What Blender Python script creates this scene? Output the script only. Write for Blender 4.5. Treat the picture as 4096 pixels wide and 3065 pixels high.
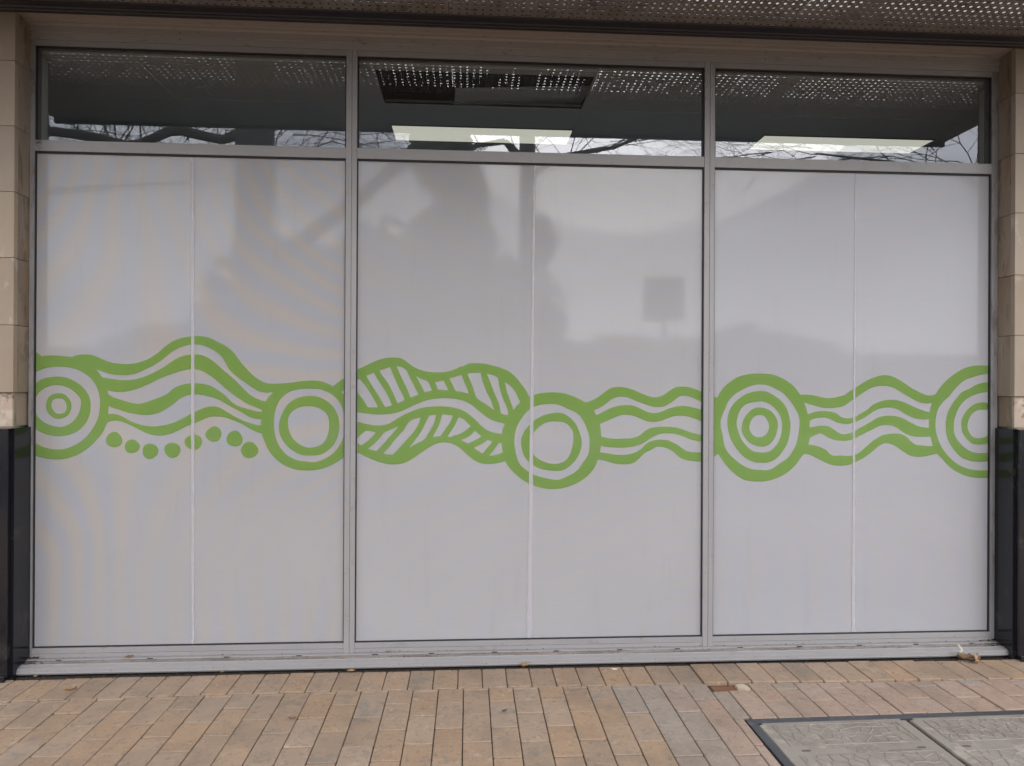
import bpy, bmesh, math, random
from mathutils import Vector, Matrix, noise
from mathutils.geometry import tessellate_polygon, delaunay_2d_cdt
random.seed(7)
for o in list(bpy.data.objects): bpy.data.objects.remove(o)
S = bpy.context.scene
C = S.collection
R = math.radians

# ------------------------------------------------------------ camera, sky, sun, exposure
cd = bpy.data.cameras.new('camera'); cam = bpy.data.objects.new('camera', cd); C.objects.link(cam)
S.camera = cam
yaw, pitch, roll = .06163, .00114, .00495
f = Vector((math.sin(yaw)*math.cos(pitch), math.cos(yaw)*math.cos(pitch), math.sin(pitch)))
r0 = Vector((math.cos(yaw), -math.sin(yaw), 0)); u0 = r0.cross(f)
r = r0*math.cos(roll) + u0*math.sin(roll); u = u0*math.cos(roll) - r0*math.sin(roll)
cam.matrix_world = Matrix(((r.x, u.x, -f.x, 0), (r.y, u.y, -f.y, -3.6), (r.z, u.z, -f.z, 1.42), (0, 0, 0, 1)))
cd.sensor_width = 36; cd.lens = 36*2800/4096; cd.clip_start = .05; cd.clip_end = 900

w = bpy.data.worlds.new('World'); S.world = w; w.use_nodes = True
nt = w.node_tree; nt.nodes.clear()
sky = nt.nodes.new('ShaderNodeTexSky'); sky.sky_type = 'NISHITA'; sky.sun_disc = False
SUN_EL, SUN_AZ = 32, 14   # degrees above the horizon, degrees right of the wall's outward normal
sky.sun_elevation = R(SUN_EL); sky.sun_rotation = R(180-SUN_AZ); sky.air_density = 1.0; sky.dust_density = 4.0; sky.ozone_density = 1.0
hs = nt.nodes.new('ShaderNodeHueSaturation'); hs.inputs['Saturation'].default_value = .25   # an overcast, nearly colourless sky
tint = nt.nodes.new('ShaderNodeMix'); tint.data_type = 'RGBA'; tint.blend_type = 'MULTIPLY'; tint.inputs[0].default_value = 1
tint.inputs[7].default_value = (.935, .98, 1.04, 1)
bgn = nt.nodes.new('ShaderNodeBackground'); bgn.inputs[1].default_value = .13
wo = nt.nodes.new('ShaderNodeOutputWorld')
nt.links.new(sky.outputs[0], hs.inputs['Color']); ov = nt.nodes.new('ShaderNodeMix'); ov.data_type = 'RGBA'; ov.inputs[0].default_value = .82; ov.inputs[7].default_value = (10.0, 10.0, 10.0, 1)   # the even cloud layer
wc = nt.nodes.new('ShaderNodeTexCoord'); wmp = nt.nodes.new('ShaderNodeMapping'); wmp.inputs['Scale'].default_value = (1, 1, 2.6)
cn = nt.nodes.new('ShaderNodeTexNoise'); cn.inputs['Scale'].default_value = 3.2; cn.inputs['Detail'].default_value = 6; cn.inputs['Roughness'].default_value = .5
cr_ = nt.nodes.new('ShaderNodeValToRGB'); cr_.color_ramp.elements[0].position = .34; cr_.color_ramp.elements[1].position = .66
cr_.color_ramp.elements[0].color = (.72, .73, .76, 1); cr_.color_ramp.elements[1].color = (1.25, 1.24, 1.22, 1)
cm = nt.nodes.new('ShaderNodeMix'); cm.data_type = 'RGBA'; cm.blend_type = 'MULTIPLY'; cm.inputs[0].default_value = 1; cm.inputs[6].default_value = (10.2, 10.2, 10.2, 1)
nt.links.new(wc.outputs['Generated'], wmp.inputs[0]); nt.links.new(wmp.outputs[0], cn.inputs[0]); nt.links.new(cn.outputs['Fac'], cr_.inputs[0]); nt.links.new(cr_.outputs[0], cm.inputs[7]); nt.links.new(cm.outputs[2], ov.inputs[7])
nt.links.new(hs.outputs[0], ov.inputs[6]); nt.links.new(ov.outputs[2], tint.inputs[6]); nt.links.new(tint.outputs[2], bgn.inputs[0]); nt.links.new(bgn.outputs[0], wo.inputs[0])
sl = bpy.data.lights.new('sun', 'SUN'); sl.energy = .5; sl.angle = R(40); sl.color = (1, .96, .9)
so = bpy.data.objects.new('sun', sl); C.objects.link(so); so.rotation_euler = (R(90-SUN_EL), 0, R(SUN_AZ)); so.location = (0, -8, 20)
S.view_settings.view_transform = 'Standard'; S.view_settings.look = 'None'; S.view_settings.gamma = 1
S.view_settings.use_curve_mapping = False
S.view_settings.exposure = 1.0
S.render.engine = 'CYCLES'
try:
    S.cycles.max_bounces = 10; S.cycles.transparent_max_bounces = 12; S.cycles.transmission_bounces = 8; S.cycles.glossy_bounces = 5
    S.cycles.caustics_reflective = False; S.cycles.caustics_refractive = False
except Exception: pass

# ------------------------------------------------------------ helpers
def mat(name, c1, c2=None, rough=.6, scale=8, detail=6, spec=.5, metal=0, bump=0, bscale=60, stretch=(1, 1, 1), rnd=0, obj=True,
        spots=None, spot_scale=25, spot_amt=.62, lo=.35, hi=.65, rrange=0, seedshift=True, stain=None):
    m = bpy.data.materials.new(name); m.use_nodes = True; n = m.node_tree.nodes; L = m.node_tree.links
    b = n['Principled BSDF']; b.inputs['Roughness'].default_value = rough; b.inputs['Metallic'].default_value = metal
    b.inputs['Specular IOR Level'].default_value = spec
    tc = n.new('ShaderNodeTexCoord'); mp = n.new('ShaderNodeMapping'); mp.inputs['Scale'].default_value = stretch
    L.new(tc.outputs['Object'], mp.inputs['Vector'])
    vec = mp.outputs['Vector']
    oi = n.new('ShaderNodeObjectInfo')
    if seedshift:
        ad = n.new('ShaderNodeVectorMath'); ad.operation = 'MULTIPLY_ADD'
        cb = n.new('ShaderNodeCombineXYZ')
        for i in range(3): L.new(oi.outputs['Random'], cb.inputs[i])
        ad.inputs[1].default_value = (37, 61, 23)
        L.new(cb.outputs[0], ad.inputs[0]); L.new(vec, ad.inputs[2]); vec = ad.outputs[0]
    c2 = c2 or tuple(x*.85 for x in c1)
    nz = n.new('ShaderNodeTexNoise'); nz.inputs['Scale'].default_value = scale; nz.inputs['Detail'].default_value = detail; nz.inputs['Roughness'].default_value = .6
    L.new(vec, nz.inputs['Vector'])
    mr = n.new('ShaderNodeMapRange'); mr.inputs[1].default_value = lo; mr.inputs[2].default_value = hi; L.new(nz.outputs['Fac'], mr.inputs[0])
    mx = n.new('ShaderNodeMix'); mx.data_type = 'RGBA'; L.new(mr.outputs[0], mx.inputs[0])
    mx.inputs[6].default_value = (*c1, 1); mx.inputs[7].default_value = (*c2, 1)
    col = mx.outputs[2]
    if spots:
        for k, (sc, ss, lo_, hi_, amt) in enumerate(spots):
            s = n.new('ShaderNodeTexNoise'); s.inputs['Scale'].default_value = ss; s.inputs['Detail'].default_value = 8; s.inputs['Roughness'].default_value = .7
            L.new(vec, s.inputs['Vector'])
            r_ = n.new('ShaderNodeMapRange'); r_.inputs[1].default_value = .5+(lo_-.5)*.55; r_.inputs[2].default_value = .5+(hi_-.5)*.55; r_.inputs[4].default_value = amt; L.new(s.outputs['Fac'], r_.inputs[0])
            x = n.new('ShaderNodeMix'); x.data_type = 'RGBA'; L.new(r_.outputs[0], x.inputs[0]); L.new(col, x.inputs[6]); x.inputs[7].default_value = (*sc, 1)
            col = x.outputs[2]
    if rnd:
        hv = n.new('ShaderNodeHueSaturation'); r_ = n.new('ShaderNodeMapRange'); r_.inputs[3].default_value = 1-rnd; r_.inputs[4].default_value = 1+rnd
        L.new(oi.outputs['Random'], r_.inputs[0]); L.new(r_.outputs[0], hv.inputs['Value']); L.new(col, hv.inputs['Color'])
        m2 = n.new('ShaderNodeMath'); m2.operation = 'MULTIPLY'; m2.inputs[1].default_value = 7.31; m3 = n.new('ShaderNodeMath'); m3.operation = 'FRACT'
        L.new(oi.outputs['Random'], m2.inputs[0]); L.new(m2.outputs[0], m3.inputs[0])
        r2 = n.new('ShaderNodeMapRange'); r2.inputs[3].default_value = .88; r2.inputs[4].default_value = 1.06; L.new(m3.outputs[0], r2.inputs[0]); L.new(r2.outputs[0], hv.inputs['Saturation'])
        col = hv.outputs[0]
    if stain:
        ge = n.new('ShaderNodeNewGeometry')
        for sc, ss, lo_, hi_, amt in stain:
            s = n.new('ShaderNodeTexNoise'); s.inputs['Scale'].default_value = ss; s.inputs['Detail'].default_value = 7; s.inputs['Roughness'].default_value = .62
            L.new(ge.outputs['Position'], s.inputs['Vector'])
            r_ = n.new('ShaderNodeMapRange'); r_.inputs[1].default_value = lo_; r_.inputs[2].default_value = hi_; r_.inputs[4].default_value = amt; L.new(s.outputs['Fac'], r_.inputs[0])
            x = n.new('ShaderNodeMix'); x.data_type = 'RGBA'; L.new(r_.outputs[0], x.inputs[0]); L.new(col, x.inputs[6]); x.inputs[7].default_value = (*sc, 1)
            col = x.outputs[2]
    L.new(col, b.inputs['Base Color'])
    if rrange:
        rr = n.new('ShaderNodeMapRange'); rr.inputs[3].default_value = rough; rr.inputs[4].default_value = rough+rrange; L.new(nz.outputs['Fac'], rr.inputs[0]); L.new(rr.outputs[0], b.inputs['Roughness'])
    if bump:
        bn = n.new('ShaderNodeTexNoise'); bn.inputs['Scale'].default_value = bscale; bn.inputs['Detail'].default_value = 5; L.new(vec, bn.inputs['Vector'])
        bp = n.new('ShaderNodeBump'); bp.inputs['Strength'].default_value = bump; bp.inputs['Distance'].default_value = .004; L.new(bn.outputs['Fac'], bp.inputs['Height']); L.new(bp.outputs[0], b.inputs['Normal'])
    return m

def box(bm, x0, x1, y0, y1, z0, z1, bev=0):
    vs = [bm.verts.new((x, y, z)) for x in (x0, x1) for y in (y0, y1) for z in (z0, z1)]
    fs = [bm.faces.new([vs[i] for i in q]) for q in ((0, 1, 3, 2), (4, 6, 7, 5), (0, 4, 5, 1), (2, 3, 7, 6), (0, 2, 6, 4), (1, 5, 7, 3))]
    if bev:
        bmesh.ops.bevel(bm, geom=list({e for fc in fs for e in fc.edges}), offset=bev, segments=2, affect='EDGES', profile=.6)

def obj(name, bm, m, parent=None, smooth=False, kind=None, label=None):
    me = bpy.data.meshes.new(name)
    if isinstance(bm, tuple): me.from_pydata(*bm)
    else:
        bmesh.ops.recalc_face_normals(bm, faces=bm.faces); bm.to_mesh(me); bm.free()
    me.materials.append(m)
    if smooth:
        for p in me.polygons: p.use_smooth = True
    o = bpy.data.objects.new(name, me); C.objects.link(o)
    if parent: o.parent = parent
    if kind: o['kind'] = kind
    if label: o['label'] = label
    return o
def bobj(name, b, m, parent=None, bev=0, **k):
    bm = bmesh.new(); box(bm, *b, bev); return obj(name, bm, m, parent, **k)
def tag(o, label, cat, group=None):
    o['label'] = label; o['category'] = cat
    if group: o['group'] = group
    return o
def thing(name, label, cat, loc=(0, 0, 0), group=None):
    o = bpy.data.objects.new(name, None); C.objects.link(o); o.location = loc; o.empty_display_size = .1
    return tag(o, label, cat, group)
def extrude_profile(pts, x0, x1, closed=True):
    """prism along X of a (y, z) profile"""
    n = len(pts); V = [(x0, y, z) for y, z in pts] + [(x1, y, z) for y, z in pts]
    F = [(i, (i+1) % n, n+(i+1) % n, n+i) for i in range(n)] + [tuple(range(n)), tuple(range(2*n-1, n-1, -1))]
    return (V, [], F)

# ------------------------------------------------------------ materials
M = {}
M['paint'] = mat('grey_powder_coat', (.285, .27, .272), (.265, .25, .252), rough=.42, scale=3, spots=[((.20, .17, .15), 14, .64, .80, .5), ((.25, .22, .2), 90, .72, .8, .6)], bump=.05, bscale=200)
M['paint_dirty'] = mat('grey_powder_coat_dirty', (.30, .265, .245), (.15, .12, .10), rough=.5, scale=5, stretch=(1, 6, 6), spots=[((.10, .075, .06), 16, .60, .72, .75), ((.55, .52, .50), 30, .66, .72, .5)])
M['sealant'] = mat('weathered_jamb', (.25, .24, .24), (.18, .168, .165), rough=.6, scale=6, stretch=(2, 2, .5), spots=[((.12, .10, .085), 12, .58, .70, .6)])
M['header'] = mat('beige_flashing', (.325, .295, .285), (.295, .27, .262), rough=.5, scale=2, stretch=(.6, 3, 3), spots=[((.09, .07, .06), 22, .66, .76, .6)], bump=.05)
M['rim'] = mat('dark_purple_steel', (.028, .025, .031), (.02, .018, .024), rough=.45, scale=3, stretch=(.5, 4, 4), spots=[((.03, .03, .04), 12, .55, .7, .5)])
M['sheet'] = mat('weathered_zinc_sheet', (.27, .245, .235), (.20, .18, .175), rough=.45, metal=.2, scale=4, spots=[((.17, .12, .08), 6, .56, .74, .45), ((.06, .05, .045), 18, .62, .72, .7)], bump=.1)
M['fascia_in'] = mat('galvanised_tray', (.17, .155, .145), (.12, .11, .10), rough=.5, scale=3, metal=.3)
M['rust'] = mat('rusty_edge', (.045, .04, .045), (.09, .055, .035), rough=.7, scale=9)
M['black'] = mat('black_rubber', (.012, .012, .015), rough=.6)
M['upper'] = mat('upper_wall_render', (.42, .41, .39), (.36, .35, .33), rough=.8, scale=2)
M['stone'] = mat('honed_sandstone', (.315, .25, .19), (.27, .21, .155), rough=.75, scale=2.2, stretch=(1, 1, .6), rnd=.05, spots=[((.27, .19, .13), 5, .56, .72, .45), ((.55, .48, .42), 7, .6, .75, .4)], bump=.15, bscale=90)
M['reveal'] = mat('stained_sandstone', (.285, .22, .165), (.20, .155, .115), rough=.7, scale=3, stretch=(2, 2, .5), rnd=.06, spots=[((.20, .115, .05), 4, .50, .68, .6), ((.08, .065, .05), 7, .57, .7, .6)], bump=.12, bscale=90)
M['stone_low'] = mat('flaking_sandstone', (.43, .33, .26), (.34, .27, .22), rough=.85, scale=6, spots=[((.16, .12, .095), 18, .56, .62, .8), ((.50, .42, .34), 12, .6, .7, .6)], bump=.5, bscale=40)
M['mortar'] = mat('grey_mortar', (.24, .19, .145), (.15, .12, .095), rough=.9, scale=20)
M['granite'] = mat('polished_black_granite', (.007, .007, .010), (.011, .011, .014), rough=.10, scale=60, spots=[((.16, .16, .16), 320, .74, .8, .5), ((.05, .045, .04), 6, .62, .8, .5)], rrange=.08)
M['bed'] = mat('dark_joint_grit', (.028, .021, .017), (.055, .04, .03), rough=.95, scale=70, bump=.6, bscale=150)
tan_sp = [((.20, .145, .105), 42, .56, .72, .6), ((.17, .15, .14), 9, .64, .78, .6), ((.46, .39, .31), 20, .68, .76, .35)]
M['paver_tan'] = mat('tan_clay_paver', (.315, .212, .138), (.28, .188, .124), rough=.85, scale=7, rnd=.05, spots=tan_sp, stain=[((.15, .115, .09), 2.6, .50, .66, .45), ((.13, .10, .085), 28, .56, .68, .55), ((.44, .36, .28), 55, .64, .70, .5)], bump=.22, bscale=90)
M['paver_mott'] = mat('mottled_paver', (.295, .202, .135), (.25, .177, .122), stain=[((.15, .115, .09), 2.6, .50, .66, .45), ((.13, .10, .085), 28, .56, .68, .55), ((.44, .36, .28), 55, .64, .70, .5)], rough=.85, scale=8, rnd=.045, spots=[((.165, .14, .115), 10, .52, .68, .6), ((.28, .2, .15), 36, .56, .7, .5)], bump=.25, bscale=90)
M['paver_grey'] = mat('grey_paver', (.275, .215, .17), (.24, .187, .148), stain=[((.15, .115, .09), 2.6, .50, .66, .45), ((.13, .10, .085), 28, .56, .68, .55), ((.44, .36, .28), 55, .64, .70, .5)], rough=.9, scale=30, rnd=.05, spots=[((.38, .33, .28), 150, .60, .68, .5), ((.18, .15, .13), 45, .64, .74, .5)], bump=.3, bscale=180)
M['paver_pink'] = mat('pinkish_paver', (.315, .218, .165), (.275, .19, .143), stain=[((.15, .115, .09), 2.6, .50, .66, .45), ((.13, .10, .085), 28, .56, .68, .55), ((.44, .36, .28), 55, .64, .70, .5)], rough=.9, scale=26, rnd=.045, spots=[((.50, .40, .33), 150, .62, .7, .45), ((.25, .18, .14), 50, .60, .74, .5)], bump=.3, bscale=180)
M['frame_iron'] = mat('charcoal_pit_frame', (.035, .038, .045), (.055, .055, .06), rough=.5, scale=8, spots=[((.16, .13, .11), 30, .66, .76, .5)])
M['lid'] = mat('weathered_concrete_lid', (.25, .218, .187), (.215, .185, .157), rough=.85, scale=4, spots=[((.17, .135, .11), 3.5, .5, .68, .7), ((.38, .34, .29), 10, .6, .74, .5), ((.17, .15, .13), 70, .66, .74, .4)], bump=.2, bscale=140)
M['ceil'] = mat('ceiling_tile', (.60, .61, .65), (.57, .58, .62), rough=.9, scale=40)
M['grid'] = mat('ceiling_grid', (.30, .29, .28), rough=.6)
M['room'] = mat('room_wall', (.60, .59, .57), rough=.9)
M['plenum'] = mat('dark_plenum', (.012, .012, .016), rough=1)
M['carpet'] = mat('office_carpet', (.22, .22, .23), rough=1)
M['bark'] = mat('grey_bark', (.11, .10, .09), (.06, .055, .05), rough=.9, scale=3)
M['leafg'] = mat('dark_evergreen_leaf', (.11, .13, .075), (.065, .08, .05), rough=.7, scale=3)
M['steel'] = mat('dark_street_steel', (.05, .05, .055), rough=.5)
M['timber'] = mat('weathered_beam', (.08, .07, .065), rough=.8)
M['asphalt'] = mat('asphalt', (.055, .055, .055), (.04, .04, .04), rough=.9, scale=2)
M['grass'] = mat('verge_ground', (.10, .095, .055), (.06, .07, .035), rough=1, scale=.3)
M['concrete'] = mat('kerb_concrete', (.33, .31, .28), rough=.9)
M['brick'] = mat('far_brick_wall', (.26, .17, .13), (.20, .13, .10), rough=.9, scale=1)
M['farroof'] = mat('far_roof_metal', (.22, .21, .21), rough=.6)
M['farwin'] = mat('far_window_glass', (.03, .035, .04), rough=.1)
M['signback'] = mat('sign_back_metal', (.16, .16, .165), rough=.5)
M['dleaf'] = mat('dry_brown_leaf', (.20, .115, .055), (.10, .055, .03), rough=.7, scale=14)
M['dleaf2'] = mat('dry_tan_leaf', (.33, .21, .11), (.21, .125, .06), rough=.7, scale=14)
M['slot'] = mat('brown_slot', (.12, .10, .085), (.08, .065, .055), rough=1, scale=60)  # mid brown for the lid slots, darker than the lid
M['wood'] = mat('reddish_timber_offcut', (.20, .09, .045), (.13, .06, .032), rough=.7, scale=8, stretch=(1, 8, 8))
M['chip'] = mat('broken_mortar_chip', (.46, .38, .29), (.33, .26, .19), rough=.9, scale=18, bump=.4, bscale=40)
M['white'] = mat('dried_white_paint', (.58, .54, .47), (.45, .41, .36), rough=.8, scale=40)
M['paper'] = mat('white_paper_scrap', (.75, .73, .70), rough=.8)
M['litter'] = mat('leaf_litter', (.05, .035, .02), rough=1)

def glass_mat():
    m = bpy.data.materials.new('transom_glass'); m.use_nodes = True; n = m.node_tree.nodes; L = m.node_tree.links
    n.remove(n['Principled BSDF']); o = n['Material Output']
    t = n.new('ShaderNodeBsdfTransparent'); t.inputs[0].default_value = (.86, .88, .88, 1)
    g = n.new('ShaderNodeBsdfGlossy'); g.inputs['Roughness'].default_value = 0; g.inputs[0].default_value = (.95, .95, 1, 1)
    fr = n.new('ShaderNodeFresnel'); fr.inputs[0].default_value = 2.0
    ge = n.new('ShaderNodeNewGeometry'); inv = n.new('ShaderNodeMath'); inv.operation = 'SUBTRACT'; inv.inputs[0].default_value = 1; L.new(ge.outputs['Backfacing'], inv.inputs[1])
    mu = n.new('ShaderNodeMath'); mu.operation = 'MULTIPLY'; L.new(fr.outputs[0], mu.inputs[0]); L.new(inv.outputs[0], mu.inputs[1])   # each pane reflects once, on the face the ray meets first
    mx = n.new('ShaderNodeMixShader'); L.new(mu.outputs[0], mx.inputs[0]); L.new(t.outputs[0], mx.inputs[1]); L.new(g.outputs[0], mx.inputs[2]); L.new(mx.outputs[0], o.inputs[0])
    return m
M['glass'] = glass_mat()

def film_mat(name, col, col2, moire_tint=None, streak=False):
    """printed window film: a matt print under a smooth, faintly woven clear face"""
    m = bpy.data.materials.new(name); m.use_nodes = True; n = m.node_tree.nodes; L = m.node_tree.links
    b = n['Principled BSDF']; b.inputs['Roughness'].default_value = .5; b.inputs['Specular IOR Level'].default_value = 0
    b.inputs['Coat Weight'].default_value = 1; b.inputs['Coat Roughness'].default_value = .05; b.inputs['Coat IOR'].default_value = 1.53
    tc = n.new('ShaderNodeTexCoord')
    nz = n.new('ShaderNodeTexNoise'); nz.inputs['Scale'].default_value = 1.3; nz.inputs['Detail'].default_value = 4; L.new(tc.outputs['Object'], nz.inputs[0])
    mr = n.new('ShaderNodeMapRange'); mr.inputs[1].default_value = .35; mr.inputs[2].default_value = .65; L.new(nz.outputs['Fac'], mr.inputs[0])
    mx = n.new('ShaderNodeMix'); mx.data_type = 'RGBA'; mx.inputs[6].default_value = (*col, 1); mx.inputs[7].default_value = (*col2, 1); L.new(mr.outputs[0], mx.inputs[0])
    c = mx.outputs[2]
    # fine horizontal weave
    mp = n.new('ShaderNodeMapping'); mp.inputs['Scale'].default_value = (6, 1, 330); L.new(tc.outputs['Object'], mp.inputs[0])
    wn = n.new('ShaderNodeTexNoise'); wn.inputs['Scale'].default_value = 1; wn.inputs['Detail'].default_value = 3; L.new(mp.outputs[0], wn.inputs[0])
    wr = n.new('ShaderNodeMapRange'); wr.inputs[1].default_value = .3; wr.inputs[2].default_value = .7; wr.inputs[3].default_value = .965; wr.inputs[4].default_value = 1.035; L.new(wn.outputs['Fac'], wr.inputs[0])
    hv = n.new('ShaderNodeHueSaturation'); L.new(c, hv.inputs['Color']); L.new(wr.outputs[0], hv.inputs['Value']); c = hv.outputs[0]
    if moire_tint:
        # moire over the perforated film, painted into its colour as bluish and salmon fans
        x0, zb, kk, amt, zmin = moire_tint
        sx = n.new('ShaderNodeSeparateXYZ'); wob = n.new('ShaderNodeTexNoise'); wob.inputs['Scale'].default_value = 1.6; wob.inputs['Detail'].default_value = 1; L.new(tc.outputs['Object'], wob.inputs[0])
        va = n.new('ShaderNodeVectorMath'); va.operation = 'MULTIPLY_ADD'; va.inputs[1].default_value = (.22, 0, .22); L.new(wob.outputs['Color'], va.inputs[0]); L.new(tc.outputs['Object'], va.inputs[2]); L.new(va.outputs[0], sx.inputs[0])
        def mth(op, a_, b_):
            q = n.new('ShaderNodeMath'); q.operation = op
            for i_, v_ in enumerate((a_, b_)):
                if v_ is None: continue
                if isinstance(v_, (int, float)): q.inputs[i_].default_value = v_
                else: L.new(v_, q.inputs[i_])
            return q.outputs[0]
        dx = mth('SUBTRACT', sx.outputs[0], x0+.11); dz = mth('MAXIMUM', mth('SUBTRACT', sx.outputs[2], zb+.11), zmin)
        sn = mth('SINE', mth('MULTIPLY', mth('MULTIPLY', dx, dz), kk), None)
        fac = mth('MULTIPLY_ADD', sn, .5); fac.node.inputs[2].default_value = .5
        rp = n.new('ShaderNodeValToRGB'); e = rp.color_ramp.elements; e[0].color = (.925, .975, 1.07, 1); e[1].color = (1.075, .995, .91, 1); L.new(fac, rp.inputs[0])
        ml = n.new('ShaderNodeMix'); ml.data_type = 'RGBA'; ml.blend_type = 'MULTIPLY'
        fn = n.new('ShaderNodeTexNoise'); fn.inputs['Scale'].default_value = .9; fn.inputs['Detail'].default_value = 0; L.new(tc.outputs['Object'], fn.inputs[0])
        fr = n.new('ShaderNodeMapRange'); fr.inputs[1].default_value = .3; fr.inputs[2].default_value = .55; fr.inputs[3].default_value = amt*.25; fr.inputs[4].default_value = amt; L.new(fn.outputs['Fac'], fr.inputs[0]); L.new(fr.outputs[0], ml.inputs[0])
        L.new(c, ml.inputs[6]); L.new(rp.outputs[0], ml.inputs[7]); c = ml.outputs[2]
    # smears and dried runs: slightly duller, slightly darker patches on the face
    mpd = n.new('ShaderNodeMapping'); mpd.inputs['Scale'].default_value = (9, 1, 1.1); L.new(tc.outputs['Object'], mpd.inputs[0])
    dn = n.new('ShaderNodeTexNoise'); dn.inputs['Scale'].default_value = 1.4; dn.inputs['Detail'].default_value = 9; dn.inputs['Roughness'].default_value = .7; L.new(mpd.outputs[0], dn.inputs[0])
    dr = n.new('ShaderNodeMapRange'); dr.inputs[1].default_value = .56; dr.inputs[2].default_value = .72; dr.inputs[4].default_value = .22; L.new(dn.outputs['Fac'], dr.inputs[0])
    dm = n.new('ShaderNodeMix'); dm.data_type = 'RGBA'; L.new(dr.outputs[0], dm.inputs[0]); L.new(c, dm.inputs[6]); dm.inputs[7].default_value = (.34, .32, .30, 1); c = dm.outputs[2]
    cr = n.new('ShaderNodeMapRange'); cr.inputs[1].default_value = .35; cr.inputs[2].default_value = .7; cr.inputs[3].default_value = .038; cr.inputs[4].default_value = .07; L.new(dn.outputs['Fac'], cr.inputs[0]); L.new(cr.outputs[0], b.inputs['Coat Roughness'])
    L.new(c, b.inputs['Base Color'])
    tr = n.new('ShaderNodeBsdfTranslucent'); tr.inputs[0].default_value = (.9, .9, .88, 1); ms = n.new('ShaderNodeMixShader'); ms.inputs[0].default_value = .36
    L.new(b.outputs[0], ms.inputs[1]); L.new(tr.outputs[0], ms.inputs[2]); L.new(ms.outputs[0], n['Material Output'].inputs[0])
    return m
M['film_left'] = film_mat('white_film_left', (.54, .522, .53), (.515, .497, .507), moire_tint=(-1.66, 1.42, 56, .85, -.9))
M['film_mid'] = film_mat('white_film_middle', (.555, .542, .558), (.53, .516, .533), moire_tint=(-1.4, 1.4, 26, .25, -1.2))
M['film_right'] = film_mat('white_film_right', (.555, .545, .575), (.535, .525, .558), moire_tint=(4.2, 1.75, 30, .2, -1.2))
M['green'] = film_mat('green_print', (.19, .345, .044), (.175, .32, .04))
M['strip'] = None
def strip_mat():
    m = bpy.data.materials.new('film_overlap'); m.use_nodes = True; n = m.node_tree.nodes; L = m.node_tree.links
    b = n['Principled BSDF']; b.inputs['Base Color'].default_value = (.56, .53, .56, 1); b.inputs['Roughness'].default_value = .3
    t = n.new('ShaderNodeBsdfTransparent'); mx = n.new('ShaderNodeMixShader'); mx.inputs[0].default_value = .52
    L.new(t.outputs[0], mx.inputs[1]); L.new(b.outputs[0], mx.inputs[2]); L.new(mx.outputs[0], n['Material Output'].inputs[0]); return m
M['strip'] = strip_mat()
def emit(name, col, st):
    m = bpy.data.materials.new(name); m.use_nodes = True; b = m.node_tree.nodes['Principled BSDF']
    b.inputs['Base Color'].default_value = (.7, .7, .66, 1); b.inputs['Emission Color'].default_value = (*col, 1); b.inputs['Emission Strength'].default_value = st; return m
M['lamp'] = emit('lit_diffuser', (1, .96, .82), .33)

# ------------------------------------------------------------ setting: ground, road
bobj('ground', (-120, 120, -160, 60, -.60, -.17), M['grass'], kind='structure')
bobj('pavement', (-14, 14, -4.45, -.02, -.14, -.012), M['bed'], kind='structure')
pave = bpy.data.objects['pavement']
bobj('kerb', (-14, 14, -4.62, -4.453, -.166, -.004), M['concrete'], bev=.01, kind='structure')
bobj('road', (-60, 60, -13.5, -4.623, -.169, -.14), M['asphalt'], kind='structure')
bobj('far_footpath', (-60, 60, -17, -13.503, -.169, -.02), M['concrete'], kind='structure')

# pavers --------------------------------------------------------
def paver_mesh(name, wx, wy, m, ch=.0032, rc=.006, h=.045):
    a, b = wx/2, wy/2; rc = min(rc, a*.4, b*.4)
    def ring(d, z):
        aa, bb = a-d, b-d; k = rc
        pts = [(-aa+k, -bb), (aa-k, -bb), (aa-k*.3, -bb+k*.3), (aa, -bb+k), (aa, bb-k), (aa-k*.3, bb-k*.3), (aa-k, bb), (-aa+k, bb), (-aa+k*.3, bb-k*.3), (-aa, bb-k), (-aa, -bb+k), (-aa+k*.3, -bb+k*.3)]
        return [(x, y, z) for x, y in pts]
    V = ring(0, -h)+ring(0, -ch)+ring(ch*.5, -ch*.3)+ring(ch*1.4, 0); n = 12
    F = [(k*n+i, k*n+(i+1) % n, (k+1)*n+(i+1) % n, (k+1)*n+i) for k in range(3) for i in range(n)] + [tuple(range(3*n, 4*n))]
    me = bpy.data.meshes.new(name); me.from_pydata(V, [], F); me.materials.append(m); return me
cache = {}
def paver(x0, x1, y0, y1, m, dz=0., gap=.0036):
    wx, wy = round(x1-x0-gap, 4), round(y1-y0-gap*1.45, 4)
    if wx < .01 or wy < .01: return
    k = (wx, wy, m)
    if k not in cache: cache[k] = paver_mesh('paver', wx, wy, M[m])
    o = bpy.data.objects.new('paver', cache[k]); C.objects.link(o); o.parent = pave
    o.location = ((x0+x1)/2, (y0+y1)/2, dz + random.gauss(0, .0011))
    o.rotation_euler = (random.gauss(0, .003), random.gauss(0, .004), random.gauss(0, .003))
def bow(x): return -.009*x*x if x < 1.9 else -.0325
rng = random.Random(3)
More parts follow.
